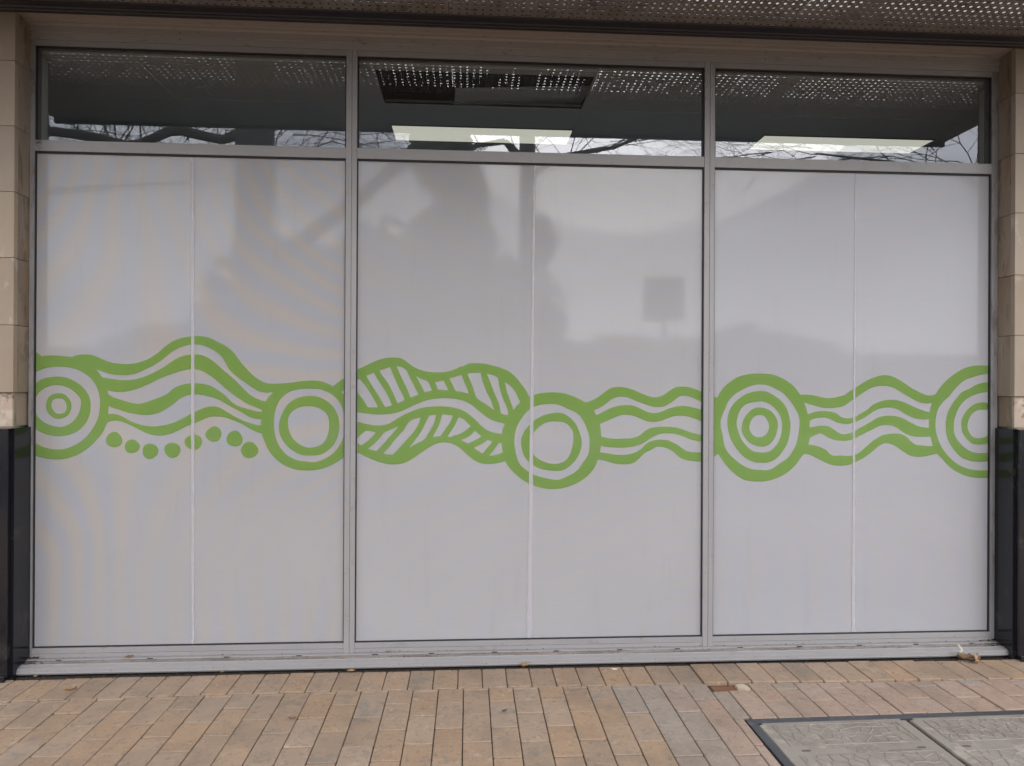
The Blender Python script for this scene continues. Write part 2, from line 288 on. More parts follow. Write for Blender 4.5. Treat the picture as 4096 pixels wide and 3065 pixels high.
# header course along the sill
for n_ in range(-22, 26):
    x0 = .0715+.1168*n_; xc = x0+.058
    y1 = -.112+bow(xc)*.35; y0 = -.3255+bow(xc)*.9
    if n_ in (-15, -14, -6, 1, 2, 7, 8, 10, 13): mk = 'paver_mott'
    else: mk = 'paver_tan'
    if n_ in (-16, -15, -14, -3, 1, 4): mk = 'paver_mott'
    paver(x0, x0+.1168, y0, y1, mk, dz=.0065 if 8 < n_ < 19 else .0)
cols = [-2.60, -2.484, -2.366, -2.25, -2.133, -2.016, -1.896, -1.769, -1.652, -1.532, -1.416, -1.30, -1.187, -1.065, -.948, -.833, -.717, -.60, -.487, -.364, -.249, -.1335, -.0175, .099, .2125, .3305, .446, .5615, .676, .790, .907, 1.020, 1.130]
def zone(x, y):
    q = rng.random()
    if x < .66:
        pm = .45 if -.95 < x < -.35 else .16
        if x < -.6 and x > -1.25: pm = .5
        return 'paver_mott' if q < pm else 'paver_tan'
    if x < .78: return 'paver_grey' if y > -.5 else 'paver_tan'
    if x < 1.0: return 'paver_grey' if q < .8 else 'paver_pink'
    return 'paver_pink' if q < .72 or y > -.6 and x > 1.3 else 'paver_grey'
for i in range(len(cols)-1):
    x0, x1 = cols[i], cols[i+1]; xc = (x0+x1)/2; top = -.3255+bow(xc)*.9-.0008
    aoff = -.470+bow(xc)*.9 - (.02 if xc > .68 else 0)
    typeA = (i % 2 == 1)
    js = []; y = aoff if typeA else aoff-.118
    while y > -1.30: js.append(y); y -= .2365
    if not typeA:
        s = js[0]+.2365
        if s < top-.014: js.insert(0, s)
    ys = [top]+js+[-1.42]
    for a, b in zip(ys[:-1], ys[1:]):
        paver(x0, x1, b, a, zone(xc, (a+b)/2))
# right of the pit corner, short runs up to the pit frame
FX0, FY0 = 1.178, -.690
def fy(x): return -.694 + .016*(x-1.178)
colr = [1.130, 1.211, 1.327, 1.439, 1.550, 1.662, 1.780, 1.885, 1.998, 2.115, 2.228, 2.354, 2.475, 2.60, 2.72, 2.84]
for i in range(len(colr)-1):
    x0, x1 = colr[i], colr[i+1]; xc = (x0+x1)/2; top = -.3255+bow(xc)*.9-.0008; end = fy(xc)+.004
    if i == 0: paver(x0, x1, -.674, -.414, 'paver_grey')
    elif i == 1: paver(x0, x1, end, -.414, 'paver_pink')
    elif i % 2 == 0: paver(x0, x1, -.535, top, 'paver_pink'); paver(x0, x1, end, -.535, 'paver_pink')
    else: paver(x0, x1, -.414, top, 'paver_grey' if rng.random() < .4 else 'paver_pink'); paver(x0, x1, end, -.414, 'paver_pink')
for a, b in ((-.674, -.90), (-.90, -1.136), (-1.136, -1.42)): paver(1.130, 1.174, b, a, 'paver_pink')
# the rest of the paved footway, behind the camera and to the sides: one joined field
def paver_field():
    V = []; F = []
    def one(x0, x1, y0, y1):
        k = len(V); g = .002; z = random.uniform(-.001, .001)
        V.extend([(x0+g, y0+g, -.03), (x1-g, y0+g, -.03), (x1-g, y1-g, -.03), (x0+g, y1-g, -.03), (x0+g, y0+g, z), (x1-g, y0+g, z), (x1-g, y1-g, z), (x0+g, y1-g, z)])
        F.extend([(k+4, k+5, k+6, k+7), (k, k+1, k+5, k+4), (k+1, k+2, k+6, k+5), (k+2, k+3, k+7, k+6), (k+3, k, k+4, k+7)])
    nx = 0; x = -13.9
    while x < 13.9:
        y = -1.424 - (.118 if nx % 2 else 0)
        if nx % 2: one(x, x+.1168, y, -1.424)
        while y > -4.3:
            if not (1.16 < x+.1168 and x < 2.56 and y > -1.40): one(x, x+.1168, y-.2365, y)
            y -= .2365
        if x+.1168 < -2.60 or x > 2.84:
            y = -.20
            while y > -1.30: one(x, x+.1168, max(y-.2365, -1.42), y); y -= .2365
        x += .1168; nx += 1
    obj('paver_field', (V, [], F), M['paver_tan'], pave, kind='stuff')
paver_field()

# ------------------------------------------------------------ service pit with two concrete lids
pit = thing('service_pit', 'service pit with charcoal frame and two crazed concrete lids set in the pavers', 'pit', (0, 0, 0))
pit.location = (1.178, -.694, 0); pit.rotation_euler.z = .016
W, LEN, FW = 1.385, .71, .036
bm = bmesh.new()
box(bm, 0, W, -FW, 0, -.06, .001, .002); box(bm, 0, FW, -LEN, -FW, -.06, .0, .002); box(bm, W-FW, W, -LEN, -FW, -.06, .0, .002); box(bm, FW, W-FW, -LEN, -LEN+FW, -.06, .0, .002)
obj('frame', bm, M['frame_iron'], pit)
bobj('pit_floor', (FW, W-FW, -LEN+FW, -FW, -.06, -.05), M['bed'], pit)
def crazed(x0, x1, y0, y1, seed, cell=.052, wd=.0046, hgt=.0019, mask=None):
    """raised craze lines: ridges along the cell borders of scattered points"""
    g = random.Random(seed); pts = []
    nx, ny = int((x1-x0)/cell)+3, int((y1-y0)/(cell*.8))+3
    for i in range(-1, nx):
        for j in range(-1, ny):
            pts.append(Vector((x0+(i+g.uniform(.05, .95))*cell, y0+(j+g.uniform(.05, .95))*cell*.8)))
    vs, es, fs, *_ = delaunay_2d_cdt(pts, [], [], 0, 1e-6)
    cen = []; em = {}
    for k, t in enumerate(fs):
        a, b, c = [vs[i] for i in t]
        d = 2*(a.x*(b.y-c.y)+b.x*(c.y-a.y)+c.x*(a.y-b.y))
        if abs(d) < 1e-12: cen.append(None); continue
        ux = (a.length_squared*(b.y-c.y)+b.length_squared*(c.y-a.y)+c.length_squared*(a.y-b.y))/d
        uy = (a.length_squared*(c.x-b.x)+b.length_squared*(a.x-c.x)+c.length_squared*(b.x-a.x))/d
        cen.append(Vector((ux, uy)))
        for p, q in ((t[0], t[1]), (t[1], t[2]), (t[2], t[0])): em.setdefault((min(p, q), max(p, q)), []).append(k)
    segs = []
    for ks in em.values():
        if len(ks) == 2 and cen[ks[0]] and cen[ks[1]]:
            a, b = cen[ks[0]].copy(), cen[ks[1]].copy()
            # clip to the panel
            d = b-a; t0, t1 = 0., 1.; ok = True
            for p, q in ((-d.x, a.x-x0), (d.x, x1-a.x), (-d.y, a.y-y0), (d.y, y1-a.y)):
                if abs(p) < 1e-9: ok = ok and q >= 0; continue
                tt = q/p
                if p < 0: t0 = max(t0, tt)
                else: t1 = min(t1, tt)
            if ok and t1 > t0 and (d*(t1-t0)).length > .004: segs.append((a+d*t0, a+d*t1))
    segs += [(Vector((x0, y0)), Vector((x1, y0))), (Vector((x0, y1)), Vector((x1, y1))), (Vector((x0, y0)), Vector((x0, y1))), (Vector((x1, y0)), Vector((x1, y1)))]
    V = []; F = []
    for n_, (a, b) in enumerate(segs):
        d = (b-a).normalized(); p = Vector((-d.y, d.x)); k = len(V); hh = hgt*(1+.02*(n_ % 9))
        for q, s, z in ((a, -1, 0), (a, 1, 0), (b, 1, 0), (b, -1, 0), (a, -.35, 1), (a, .35, 1), (b, .35, 1), (b, -.35, 1)):
            v = q+p*s*wd/2; V.append((v.x, v.y, -.0005+z*hh))
        F += [(k+4, k+5, k+6, k+7), (k, k+3, k+7, k+4), (k+1, k+5, k+6, k+2), (k, k+4, k+5, k+1), (k+3, k+2, k+6, k+7)]
    return (V, [], F)
def slot_lid(x0, x1, y0, y1, seed, slots, band, extra):
    bm = bmesh.new(); box(bm, x0, x1, y0, y1, -.045, -.001)
    ed = [e for e in bm.edges if abs(e.verts[0].co.z-e.verts[1].co.z) > .01]
    bmesh.ops.bevel(bm, geom=ed, offset=.018, segments=4, affect='EDGES')
    ed = [e for e in bm.edges if e.verts[0].co.z > -.002 and e.verts[1].co.z > -.002 and len(e.link_faces) == 2 and any(abs(fc.normal.z) < .5 for fc in e.link_faces)]
    bm.normal_update()
    bmesh.ops.bevel(bm, geom=[e for e in bm.edges if e.verts[0].co.z > -.002 and e.verts[1].co.z > -.002], offset=.003, segments=2, affect='EDGES')
    lid = obj('lid', bm, M['lid'], pit)
    top = crazed(x0+.052, x1-.052, band[1]+.004, y1-.03, seed); obj('crazed_relief', top, M['lid'], lid, kind='stuff')
    bot = crazed(x0+.052, x1-.052, y0+.03, band[0]-.004, seed+1); obj('crazed_relief', bot, M['lid'], lid, kind='stuff')
    for sx, sy in slots:
        bm = bmesh.new(); bmesh.ops.create_cone(bm, cap_ends=True, segments=16, radius1=.010, radius2=.008, depth=.004)
        bmesh.ops.scale(bm, vec=(2.2, .75, 1), verts=bm.verts); bmesh.ops.translate(bm, vec=(sx, sy, -.0012), verts=bm.verts)
        obj('lifting_slot', bm, M['slot'], lid)
    return lid
l1 = slot_lid(.038, .682, -.70, -.030, 5, [(.135, -.262), (.60, -.268)], (-.292, -.228), 0)
l2 = slot_lid(.700, W-.038, -.70, -.030, 11, [(.785, -.272), (1.27, -.27)], (-.300, -.236), 0)
def lid_text(body, size, x, y, parent, name):
    c = bpy.data.curves.new(name, 'FONT'); c.body = body; c.size = size; c.extrude = .0012; c.space_character = 1.15
    o = bpy.data.objects.new('tmp', c); C.objects.link(o); bpy.context.view_layer.update()
    me = bpy.data.meshes.new_from_object(o.evaluated_get(bpy.context.evaluated_depsgraph_get())); bpy.data.objects.remove(o)
    me.materials.clear(); me.materials.append(M['lid'])
    t = bpy.data.objects.new(name, me); C.objects.link(t); t.parent = parent; t.location = (x, y, -.0004); return t
lid_text('ACO', .040, .33, -.284, l1, 'raised_lettering')
bm = bmesh.new()
for k in range(9):   # arched roof mark over the letters
    a0, a1 = R(160-k*15), R(145-k*15)
    box(bm, .335+.03*math.cos(a0), .335+.03*math.cos(a0)+.007, -.262+.018*math.sin(a0)-.002, -.262+.018*math.sin(a0)+.002, -.0006, .0012)
obj('raised_emblem', bm, M['lid'], l1)
bm = bmesh.new()
for k in range(22): box(bm, .455+k*.0062, .458+k*.0062, -.286, -.279, -.0006, .0009)
obj('raised_small_print', bm, M['lid'], l1)

# ------------------------------------------------------------ the shopfront window
win = thing('shopfront_window', 'wide three bay grey aluminium shopfront window with white film and green print', 'window')
XL, XA, XB, XC, XD, XR = -2.151, -.628, -.5735, 1.228, 1.2825, 2.805
ZB, ZV, ZU, ZT = .098, 2.562, 2.616, 3.085
def part(name, b, m, bev=.0012, label=None, parent=None): return bobj(name, b, M[m], parent or win, bev, label=label)
part('jamb', (-2.172, XL, .0, .06, .052, 3.112), 'sealant'); part('jamb', (XR, 2.841, .0, .06, .052, 3.112), 'sealant')
for a, b in ((XA, XB), (XC, XD)):
    mid = (a+b)/2+.001
    part('mullion', (a, mid-.0007, -.002, .06, .050, 3.112), 'paint'); part('mullion', (mid+.0007, b, -.002, .06, .050, 3.112), 'paint')
for a, b in ((XL, XA), (XB, XC), (XD, XR)):
    part('head_rail', (a+.0004, b-.0004, .0, .06, ZT, 3.112), 'paint')
    part('transom_bar', (a+.0004, b-.0004, .0, .06, ZV, ZU), 'paint')
    part('bottom_rail', (a+.0004, b-.0004, .0, .06, .0722, ZB), 'paint')
    part('bottom_rail', (a+.0004, b-.0004, .0015, .06, .0505, .0708), 'paint')
    part('glass_pane', (a-.004, b+.004, .0205, .0265, ZU-.004, ZT+.004), 'glass', 0)
    part('glass_pane', (a-.004, b+.004, .0205, .0265, ZB-.004, ZV+.004), 'glass', 0)
    for z0, z1 in ((ZU, ZT), (ZB, ZV)):
        bm = bmesh.new(); g = .005 if z0 == ZB else .007; gz = .0075
        box(bm, a, a+g, .008, .0165, z0, z1); box(bm, b-g, b, .008, .0165, z0, z1); box(bm, a+g, b-g, .009, .0165, z1-gz, z1)
        box(bm, a+g, b-g, .010, .0165, z0, z0+(.006 if z0 == ZB else .0015))
        obj('gasket', bm, M['black'], win)
films = {'film_left': (XL, XA, ((-1.397, 2.56), (-1.379, .09))), 'film_mid': (XB, XC, ((.333, 2.56), (.318, .09))), 'film_right': (XD, XR, ((2.053, 2.56), (2.048, .09)))}
for k, (a, b, ((sx, sz), (tx, tz))) in films.items():
    for lo, hi, p0, p1 in ((a, None, a, None), (None, b, None, b)):
        L_ = [(a-.003, .0180), ] if lo is not None else None
        y = .0180
        if lo is not None: q = [(a-.003, tz), (tx, tz), (sx, sz), (a-.003, sz)]
        else: q = [(tx, tz), (b+.003, tz), (b+.003, sz), (sx, sz)]
        obj('film_sheet', ([(x, y, z) for x, z in q], [], [(0, 1, 2, 3)]), M[k], win)
def quad_sheet(name, q, y, m, t=.0004):
    V = [(x, y, z) for x, z in q]+[(x, y+t, z) for x, z in q]
    return obj(name, (V, [], [(0, 1, 2, 3), (7, 6, 5, 4), (0, 4, 5, 1), (1, 5, 6, 2), (2, 6, 7, 3), (3, 7, 4, 0)]), m, win)
quad_sheet('film_overlap', [(-1.386, .104), (-1.3715, .104), (-1.386, 2.553), (-1.402, 2.553)], .0155, M['strip'])
quad_sheet('film_overlap', [(.306, .104), (.332, .104), (.337, 1.50), (.338, 1.9), (.3395, 2.553), (.3315, 2.553), (.3225, 1.9), (.316, 1.50)][:0] or [(.306, .104), (.332, .104), (.3395, 2.553), (.3305, 2.553)], .0155, M['strip'])
quad_sheet('film_overlap', [(2.044, .104), (2.062, .104), (2.0555, 2.553), (2.053, 2.553)], .0155, M['strip'])

ART = {
 'left': [
  ('wave_band', ['-2153,1570 -2141,1564 -2128,1553 -2122,1544 -2106,1548 -2074,1551 -2039,1549 -2000,1545 -1972,1541 -1961,1549 -1939,1555 -1913,1557 -1887,1555 -1856,1546 -1830,1533 -1799,1521 -1773,1514 -1737,1511 -1698,1510 -1667,1514 -1632,1525 -1592,1544 -1557,1568 -1526,1596 -1495,1621 -1460,1637 -1420,1648 -1389,1651 -1365,1653 -1333,1651 -1298,1641 -1266,1625 -1230,1606 -1204,1587 -1183,1567 -1167,1544 -1145,1514 -1118,1485 -1091,1457 -1064,1437 -1037,1422 -1010,1415 -987,1414 -955,1416 -924,1419 -892,1421 -861,1428 -829,1431 -793,1432 -761,1429 -733,1422 -711,1413 -690,1402 -670,1420 -647,1437 -631,1448 -617,1462 -617,1399 -650,1375 -617,1341 -615,1062 -640,1037 -668,1017 -708,995 -745,983 -781,976 -822,974 -863,977 -903,988 -940,1005 -971,1030 -999,1060 -1019,1093 -1033,1125 -1042,1150 -1045,1162 -1062,1167 -1085,1175 -1107,1188 -1134,1205 -1161,1219 -1197,1233 -1233,1244 -1269,1248 -1296,1246 -1322,1239 -1349,1226 -1387,1209 -1418,1198 -1453,1179 -1489,1163 -1519,1154 -1550,1151 -1577,1153 -1608,1162 -1639,1177 -1674,1196 -1705,1211 -1727,1220 -1749,1225 -1767,1226 -1784,1222 -1804,1216 -1813,1195 -1823,1170 -1841,1145 -1867,1116 -1897,1088 -1932,1062 -1967,1046 -2006,1035 -2041,1032 -2075,1034 -2114,1041 -2154,1055 -2154,1116 -2110,1095 -2071,1084 -2041,1082 -2006,1086 -1967,1100 -1928,1123 -1898,1152 -1872,1188 -1852,1229 -1841,1270 -1838,1306 -1841,1347 -1851,1383 -1866,1414 -1888,1441 -1917,1463 -1952,1481 -1991,1490 -2030,1494 -2065,1492 -2104,1485 -2130,1476 -2156,1466 -2156,1571',
    '-1857,1481 -1834,1474 -1799,1462 -1768,1456 -1733,1453 -1698,1455 -1658,1465 -1618,1484 -1579,1505 -1548,1525 -1517,1550 -1486,1576 -1451,1594 -1415,1606 -1389,1609 -1369,1610 -1346,1608 -1311,1595 -1284,1581 -1262,1564 -1244,1546 -1226,1518 -1212,1491 -1194,1470 -1162,1443 -1126,1418 -1095,1395 -1072,1382 -1050,1373 -1023,1369 -990,1371 -1009,1352 -1026,1326 -1045,1329 -1077,1341 -1108,1361 -1135,1386 -1153,1406 -1189,1441 -1225,1472 -1261,1505 -1297,1534 -1328,1551 -1360,1560 -1389,1560 -1420,1556 -1455,1545 -1490,1523 -1526,1498 -1561,1477 -1596,1459 -1631,1444 -1671,1433 -1719,1429 -1763,1432 -1798,1437 -1830,1443 -1840,1460',
    '-1803,1379 -1781,1373 -1741,1369 -1710,1372 -1666,1383 -1618,1402 -1570,1427 -1525,1448 -1477,1465 -1437,1479 -1388,1486 -1364,1484 -1337,1475 -1310,1459 -1279,1436 -1243,1405 -1207,1374 -1171,1347 -1135,1322 -1103,1306 -1072,1293 -1044,1282 -1045,1272 -1072,1275 -1108,1283 -1144,1294 -1175,1308 -1198,1324 -1220,1347 -1247,1369 -1278,1391 -1314,1407 -1350,1414 -1388,1415 -1419,1412 -1454,1402 -1481,1389 -1507,1366 -1534,1350 -1574,1334 -1613,1320 -1653,1310 -1688,1316 -1728,1327 -1767,1340 -1799,1357',
    '-1797,1312 -1796,1299 -1780,1292 -1749,1281 -1710,1269 -1666,1259 -1626,1254 -1586,1257 -1551,1267 -1516,1286 -1480,1311 -1450,1338 -1419,1353 -1387,1358 -1354,1358 -1314,1350 -1278,1340 -1242,1324 -1206,1303 -1175,1285 -1144,1269 -1117,1251 -1090,1239 -1049,1234 -1049,1204 -1080,1208 -1116,1219 -1152,1235 -1188,1253 -1220,1272 -1256,1293 -1282,1299 -1309,1297 -1336,1289 -1358,1280 -1387,1265 -1418,1248 -1453,1229 -1489,1213 -1529,1203 -1573,1198 -1617,1201 -1661,1212 -1696,1227 -1727,1245 -1749,1255 -1771,1259 -1798,1259',
    '-792,1390 -756,1387 -715,1372 -678,1346 -651,1309 -636,1268 -630,1226 -631,1175 -641,1134 -659,1097 -681,1069 -713,1044 -750,1025 -790,1016 -822,1020 -854,1023 -890,1035 -926,1058 -954,1092 -972,1129 -982,1171 -986,1212 -982,1262 -971,1304 -953,1336 -924,1364 -887,1381 -847,1388']),
  ('ring', ['-2155,1401 -2134,1422 -2108,1436 -2073,1443 -2039,1445 -2008,1441 -1978,1431 -1947,1414 -1921,1391 -1899,1362 -1886,1328 -1883,1297 -1887,1260 -1900,1224 -1920,1197 -1946,1174 -1980,1157 -2015,1149 -2046,1148 -2080,1153 -2115,1165 -2154,1193 -2155,1280 -2139,1251 -2124,1231 -2098,1213 -2068,1200 -2037,1195 -2018,1195 -1994,1204 -1968,1222 -1948,1247 -1935,1278 -1930,1310 -1933,1333 -1942,1348 -1962,1369 -1986,1387 -2012,1398 -2038,1402 -2064,1401 -2095,1392 -2121,1376 -2138,1357 -2155,1325']),
  ('ring', ['-2038,1362 -2012,1357 -1992,1341 -1980,1319 -1976,1296 -1980,1274 -1992,1254 -2011,1241 -2040,1235 -2064,1242 -2083,1258 -2094,1278 -2098,1300 -2094,1323 -2084,1343 -2064,1357',
    '-2036,1336 -2018,1334 -2005,1319 -2000,1301 -1999,1283 -2009,1266 -2029,1260 -2048,1262 -2066,1280 -2073,1303 -2069,1325 -2055,1334']),
  ('ring', ['-801,1354 -765,1348 -728,1332 -696,1307 -673,1272 -660,1231 -658,1185 -666,1148 -686,1106 -718,1074 -754,1055 -800,1050 -845,1053 -886,1072 -922,1102 -947,1138 -960,1180 -959,1217 -948,1253 -934,1286 -914,1313 -883,1336 -847,1349',
    '-815,1301 -783,1298 -751,1286 -723,1263 -712,1235 -709,1203 -714,1162 -730,1125 -754,1102 -791,1091 -823,1092 -859,1109 -891,1138 -908,1171 -915,1203 -914,1240 -903,1265 -878,1286 -846,1298']),
  ('dot', ['-1730,1130 -1732,1112 -1744,1099 -1760,1093 -1777,1094 -1793,1100 -1805,1113 -1808,1130 -1803,1146 -1793,1160 -1778,1169 -1760,1168 -1745,1159 -1735,1146']),
  ('dot', ['-1643,1097 -1648,1082 -1659,1071 -1673,1065 -1689,1063 -1704,1068 -1714,1082 -1717,1097 -1713,1112 -1704,1125 -1689,1131 -1673,1131 -1659,1123 -1649,1112']),
  ('dot', ['-1554,1073 -1559,1057 -1570,1045 -1584,1036 -1602,1034 -1618,1042 -1628,1057 -1630,1073 -1628,1090 -1618,1104 -1602,1111 -1585,1110 -1569,1103 -1558,1090']),
  ('dot', ['-1446,1078 -1450,1061 -1460,1048 -1476,1039 -1494,1040 -1508,1049 -1518,1062 -1524,1078 -1522,1095 -1510,1109 -1494,1115 -1477,1114 -1461,1107 -1449,1095']),
  ('dot', ['-1340,1118 -1345,1102 -1355,1088 -1373,1080 -1391,1081 -1407,1090 -1420,1102 -1426,1118 -1422,1136 -1408,1147 -1391,1154 -1373,1155 -1355,1149 -1343,1136']),
  ('dot', ['-1245,1159 -1248,1143 -1257,1129 -1273,1121 -1291,1122 -1307,1129 -1319,1142 -1323,1158 -1317,1174 -1306,1186 -1291,1195 -1274,1197 -1257,1189 -1248,1175']),
  ('dot', ['-1140,1135 -1142,1117 -1153,1103 -1170,1097 -1188,1098 -1205,1105 -1216,1118 -1220,1135 -1215,1152 -1205,1166 -1189,1175 -1170,1175 -1155,1165 -1145,1151']),
  ('dot', ['-1062,1078 -1066,1060 -1080,1046 -1097,1040 -1115,1039 -1132,1045 -1144,1060 -1148,1078 -1143,1096 -1132,1111 -1115,1119 -1097,1118 -1081,1110 -1069,1096']),
 ],
 'middle': [
  ('leaf_band', ['-567,1490 -532,1507 -492,1526 -448,1544 -413,1551 -383,1552 -355,1550 -333,1541 -308,1522 -278,1502 -242,1487 -202,1479 -152,1477 -112,1481 -77,1491 -51,1504 -41,1509 -31,1509 -1,1523 39,1526 85,1523 131,1512 171,1500 207,1484 238,1460 268,1424 294,1389 312,1353 339,1364 376,1374 424,1377 467,1376 509,1368 547,1354 579,1340 607,1326 632,1332 670,1351 702,1375 734,1397 761,1405 787,1407 820,1403 857,1392 901,1373 939,1359 971,1353 998,1356 1025,1368 1058,1392 1085,1407 1112,1410 1144,1409 1183,1399 1226,1382 1227,1327 1183,1349 1150,1360 1128,1362 1101,1356 1074,1336 1047,1317 1020,1305 988,1302 950,1307 912,1320 874,1334 836,1350 804,1356 772,1353 745,1342 713,1317 681,1296 650,1285 665,1259 697,1274 734,1293 772,1306 815,1312 853,1310 885,1300 923,1281 955,1271 982,1270 1015,1280 1053,1296 1091,1306 1134,1308 1178,1301 1227,1286 1227,1226 1183,1243 1145,1254 1113,1257 1075,1254 1037,1240 999,1227 961,1223 928,1229 891,1245 853,1257 815,1262 783,1255 745,1239 708,1224 683,1212 688,1184 691,1148 724,1139 762,1136 805,1137 843,1138 875,1145 902,1160 929,1181 956,1193 993,1198 1037,1199 1080,1196 1124,1184 1167,1169 1227,1155 1228,1120 1173,1130 1129,1147 1086,1160 1048,1164 1010,1162 977,1151 950,1136 918,1115 886,1101 843,1092 789,1089 735,1092 690,1098 684,1065 725,1059 768,1053 805,1052 843,1056 875,1066 902,1083 929,1109 961,1125 999,1131 1037,1129 1070,1117 1102,1099 1135,1076 1168,1065 1195,1063 1228,1064 1228,1014 1179,1018 1135,1026 1103,1043 1075,1067 1043,1085 1010,1093 983,1093 956,1077 918,1059 892,1032 865,1011 832,1003 795,1002 757,1007 719,1019 674,1028 661,993 634,956 597,924 549,898 496,880 437,874 379,881 326,899 278,925 236,960 209,989 190,1020 153,1010 108,1005 67,1008 32,1023 -4,1051 -39,1084 -75,1107 -115,1116 -155,1113 -195,1096 -240,1066 -290,1031 -330,1011 -370,1004 -410,1005 -455,1016 -505,1036 -565,1065 -565,1113 -546,1101 -510,1129 -473,1168 -500,1174 -523,1178 -545,1159 -566,1138 -566,1222 -535,1215 -515,1210 -481,1204 -446,1204 -416,1210 -386,1225 -361,1242 -321,1263 -271,1285 -221,1298 -171,1303 -121,1302 -71,1294 -25,1279 15,1251 46,1223 76,1193 107,1175 137,1166 173,1160 177,1188 188,1214 157,1221 122,1231 86,1253 46,1286 10,1314 -30,1332 -71,1341 -121,1345 -171,1341 -222,1331 -272,1311 -312,1292 -351,1274 -391,1265 -431,1260 -471,1260 -516,1264 -566,1272 -567,1372 -536,1332 -515,1296 -463,1296 -476,1323 -496,1358 -526,1403 -554,1441 -567,1438',
    '-525,1458 -485,1474 -462,1433 -432,1388 -407,1343 -393,1306 -428,1298 -456,1348 -492,1403',
    '-457,1486 -403,1503 -387,1464 -362,1409 -342,1368 -327,1334 -364,1317 -387,1368 -412,1418 -442,1458',
    '-370,1507 -353,1506 -322,1489 -302,1449 -277,1401 -257,1363 -298,1346 -322,1404 -347,1454',
    '-271,1457 -242,1442 -212,1431 -197,1404 -188,1384 -212,1379 -227,1373 -247,1414',
    '-173,1427 -130,1435 -105,1385 -131,1386 -158,1388',
    '-100,1446 -38,1464 -18,1415 2,1365 -31,1376 -67,1381 -84,1415',
    '-8,1471 29,1476 60,1477 70,1436 91,1380 116,1330 131,1283 91,1314 43,1345 20,1405',
    '93,1471 126,1464 151,1453 157,1406 177,1345 198,1294 205,1259 188,1260 165,1267 157,1315 131,1375 111,1426',
    '186,1431 212,1411 238,1383 254,1350 267,1324 249,1307 232,1286 213,1335 195,1386',
    '-514,1085 -485,1107 -455,1137 -431,1168 -391,1185 -356,1201 -381,1172 -416,1132 -445,1099 -470,1073',
    '-437,1061 -410,1087 -371,1137 -331,1182 -301,1227 -245,1246 -259,1207 -281,1172 -321,1127 -355,1087 -388,1054 -415,1056',
    '-304,1090 -271,1132 -241,1177 -216,1228 -203,1255 -168,1259 -176,1218 -201,1172 -227,1133 -266,1112',
    '-184,1145 -166,1177 -146,1223 -136,1261 -80,1256 -100,1213 -125,1177 -145,1149',
    '-109,1147 -85,1182 -65,1218 -51,1248 -25,1236 11,1200 -20,1175 -55,1157 -80,1151 -87,1145',
    '-39,1129 1,1147 34,1177 67,1147 31,1127 -4,1111',
    '27,1089 67,1109 97,1129 123,1121 97,1089 72,1058',
    '107,1048 133,1081 156,1114 172,1114 173,1091 178,1065 143,1053',
    '424,1316 456,1315 488,1305 520,1289 552,1276 579,1255 601,1221 617,1184 628,1147 630,1110 628,1072 618,1041 596,1012 575,982 549,959 511,940 469,923 426,926 384,935 341,949 299,973 262,1010 246,1057 237,1110 240,1162 255,1210 282,1252 303,1278 334,1300 377,1312']),
  ('ring', ['462,1271 499,1263 531,1242 558,1210 577,1168 588,1120 583,1078 567,1041 538,1004 501,977 463,968 421,971 373,980 331,1002 299,1031 280,1067 272,1115 280,1157 303,1194 335,1226 377,1252 419,1266',
    '462,1226 494,1221 521,1205 540,1178 545,1147 542,1104 532,1067 516,1035 490,1014 447,1005 405,1012 367,1028 338,1054 322,1089 318,1120 330,1157 356,1189 388,1213 420,1224']),
 ],
 'right': [
  ('wave_band', ['1275,1364 1309,1352 1323,1380 1347,1411 1377,1437 1416,1461 1460,1475 1509,1481 1558,1481 1602,1476 1646,1463 1686,1441 1726,1410 1759,1368 1790,1370 1830,1367 1865,1359 1899,1353 1934,1354 1974,1362 2004,1370 2022,1385 2045,1400 2077,1419 2112,1441 2147,1458 2182,1471 2217,1477 2243,1475 2278,1464 2318,1442 2364,1413 2409,1389 2450,1372 2475,1368 2506,1374 2521,1399 2546,1429 2581,1463 2622,1493 2668,1517 2719,1530 2765,1533 2816,1533 2816,1488 2770,1484 2719,1469 2668,1451 2632,1422 2602,1390 2582,1363 2562,1348 2541,1326 2521,1297 2510,1258 2506,1224 2507,1185 2517,1146 2532,1107 2553,1073 2583,1039 2619,1007 2665,982 2711,969 2762,965 2818,968 2818,929 2762,924 2711,928 2660,943 2614,965 2573,997 2543,1029 2515,1056 2482,1048 2446,1041 2406,1038 2365,1046 2330,1066 2295,1090 2264,1107 2239,1113 2214,1109 2184,1092 2144,1059 2104,1032 2064,1013 2029,998 1984,992 1935,996 1895,1011 1856,1030 1821,1047 1792,1055 1777,1052 1757,1028 1733,996 1703,968 1664,941 1619,922 1575,912 1531,909 1492,912 1452,920 1418,940 1384,969 1354,1000 1330,1033 1315,1057 1277,1032 1277,1099 1292,1107 1276,1146',
    '1779,1328 1805,1321 1845,1310 1880,1301 1915,1299 1954,1302 1989,1308 2013,1320 2043,1342 2078,1365 2112,1388 2147,1407 2182,1417 2223,1419 2253,1415 2288,1401 2323,1379 2359,1360 2394,1340 2430,1328 2455,1326 2485,1327 2478,1302 2474,1277 2445,1285 2410,1297 2369,1314 2334,1330 2293,1342 2258,1345 2223,1342 2188,1332 2158,1318 2128,1293 2093,1272 2058,1252 2028,1246 2003,1246 1978,1254 1958,1269 1933,1278 1908,1283 1860,1282 1825,1275 1799,1265 1791,1295',
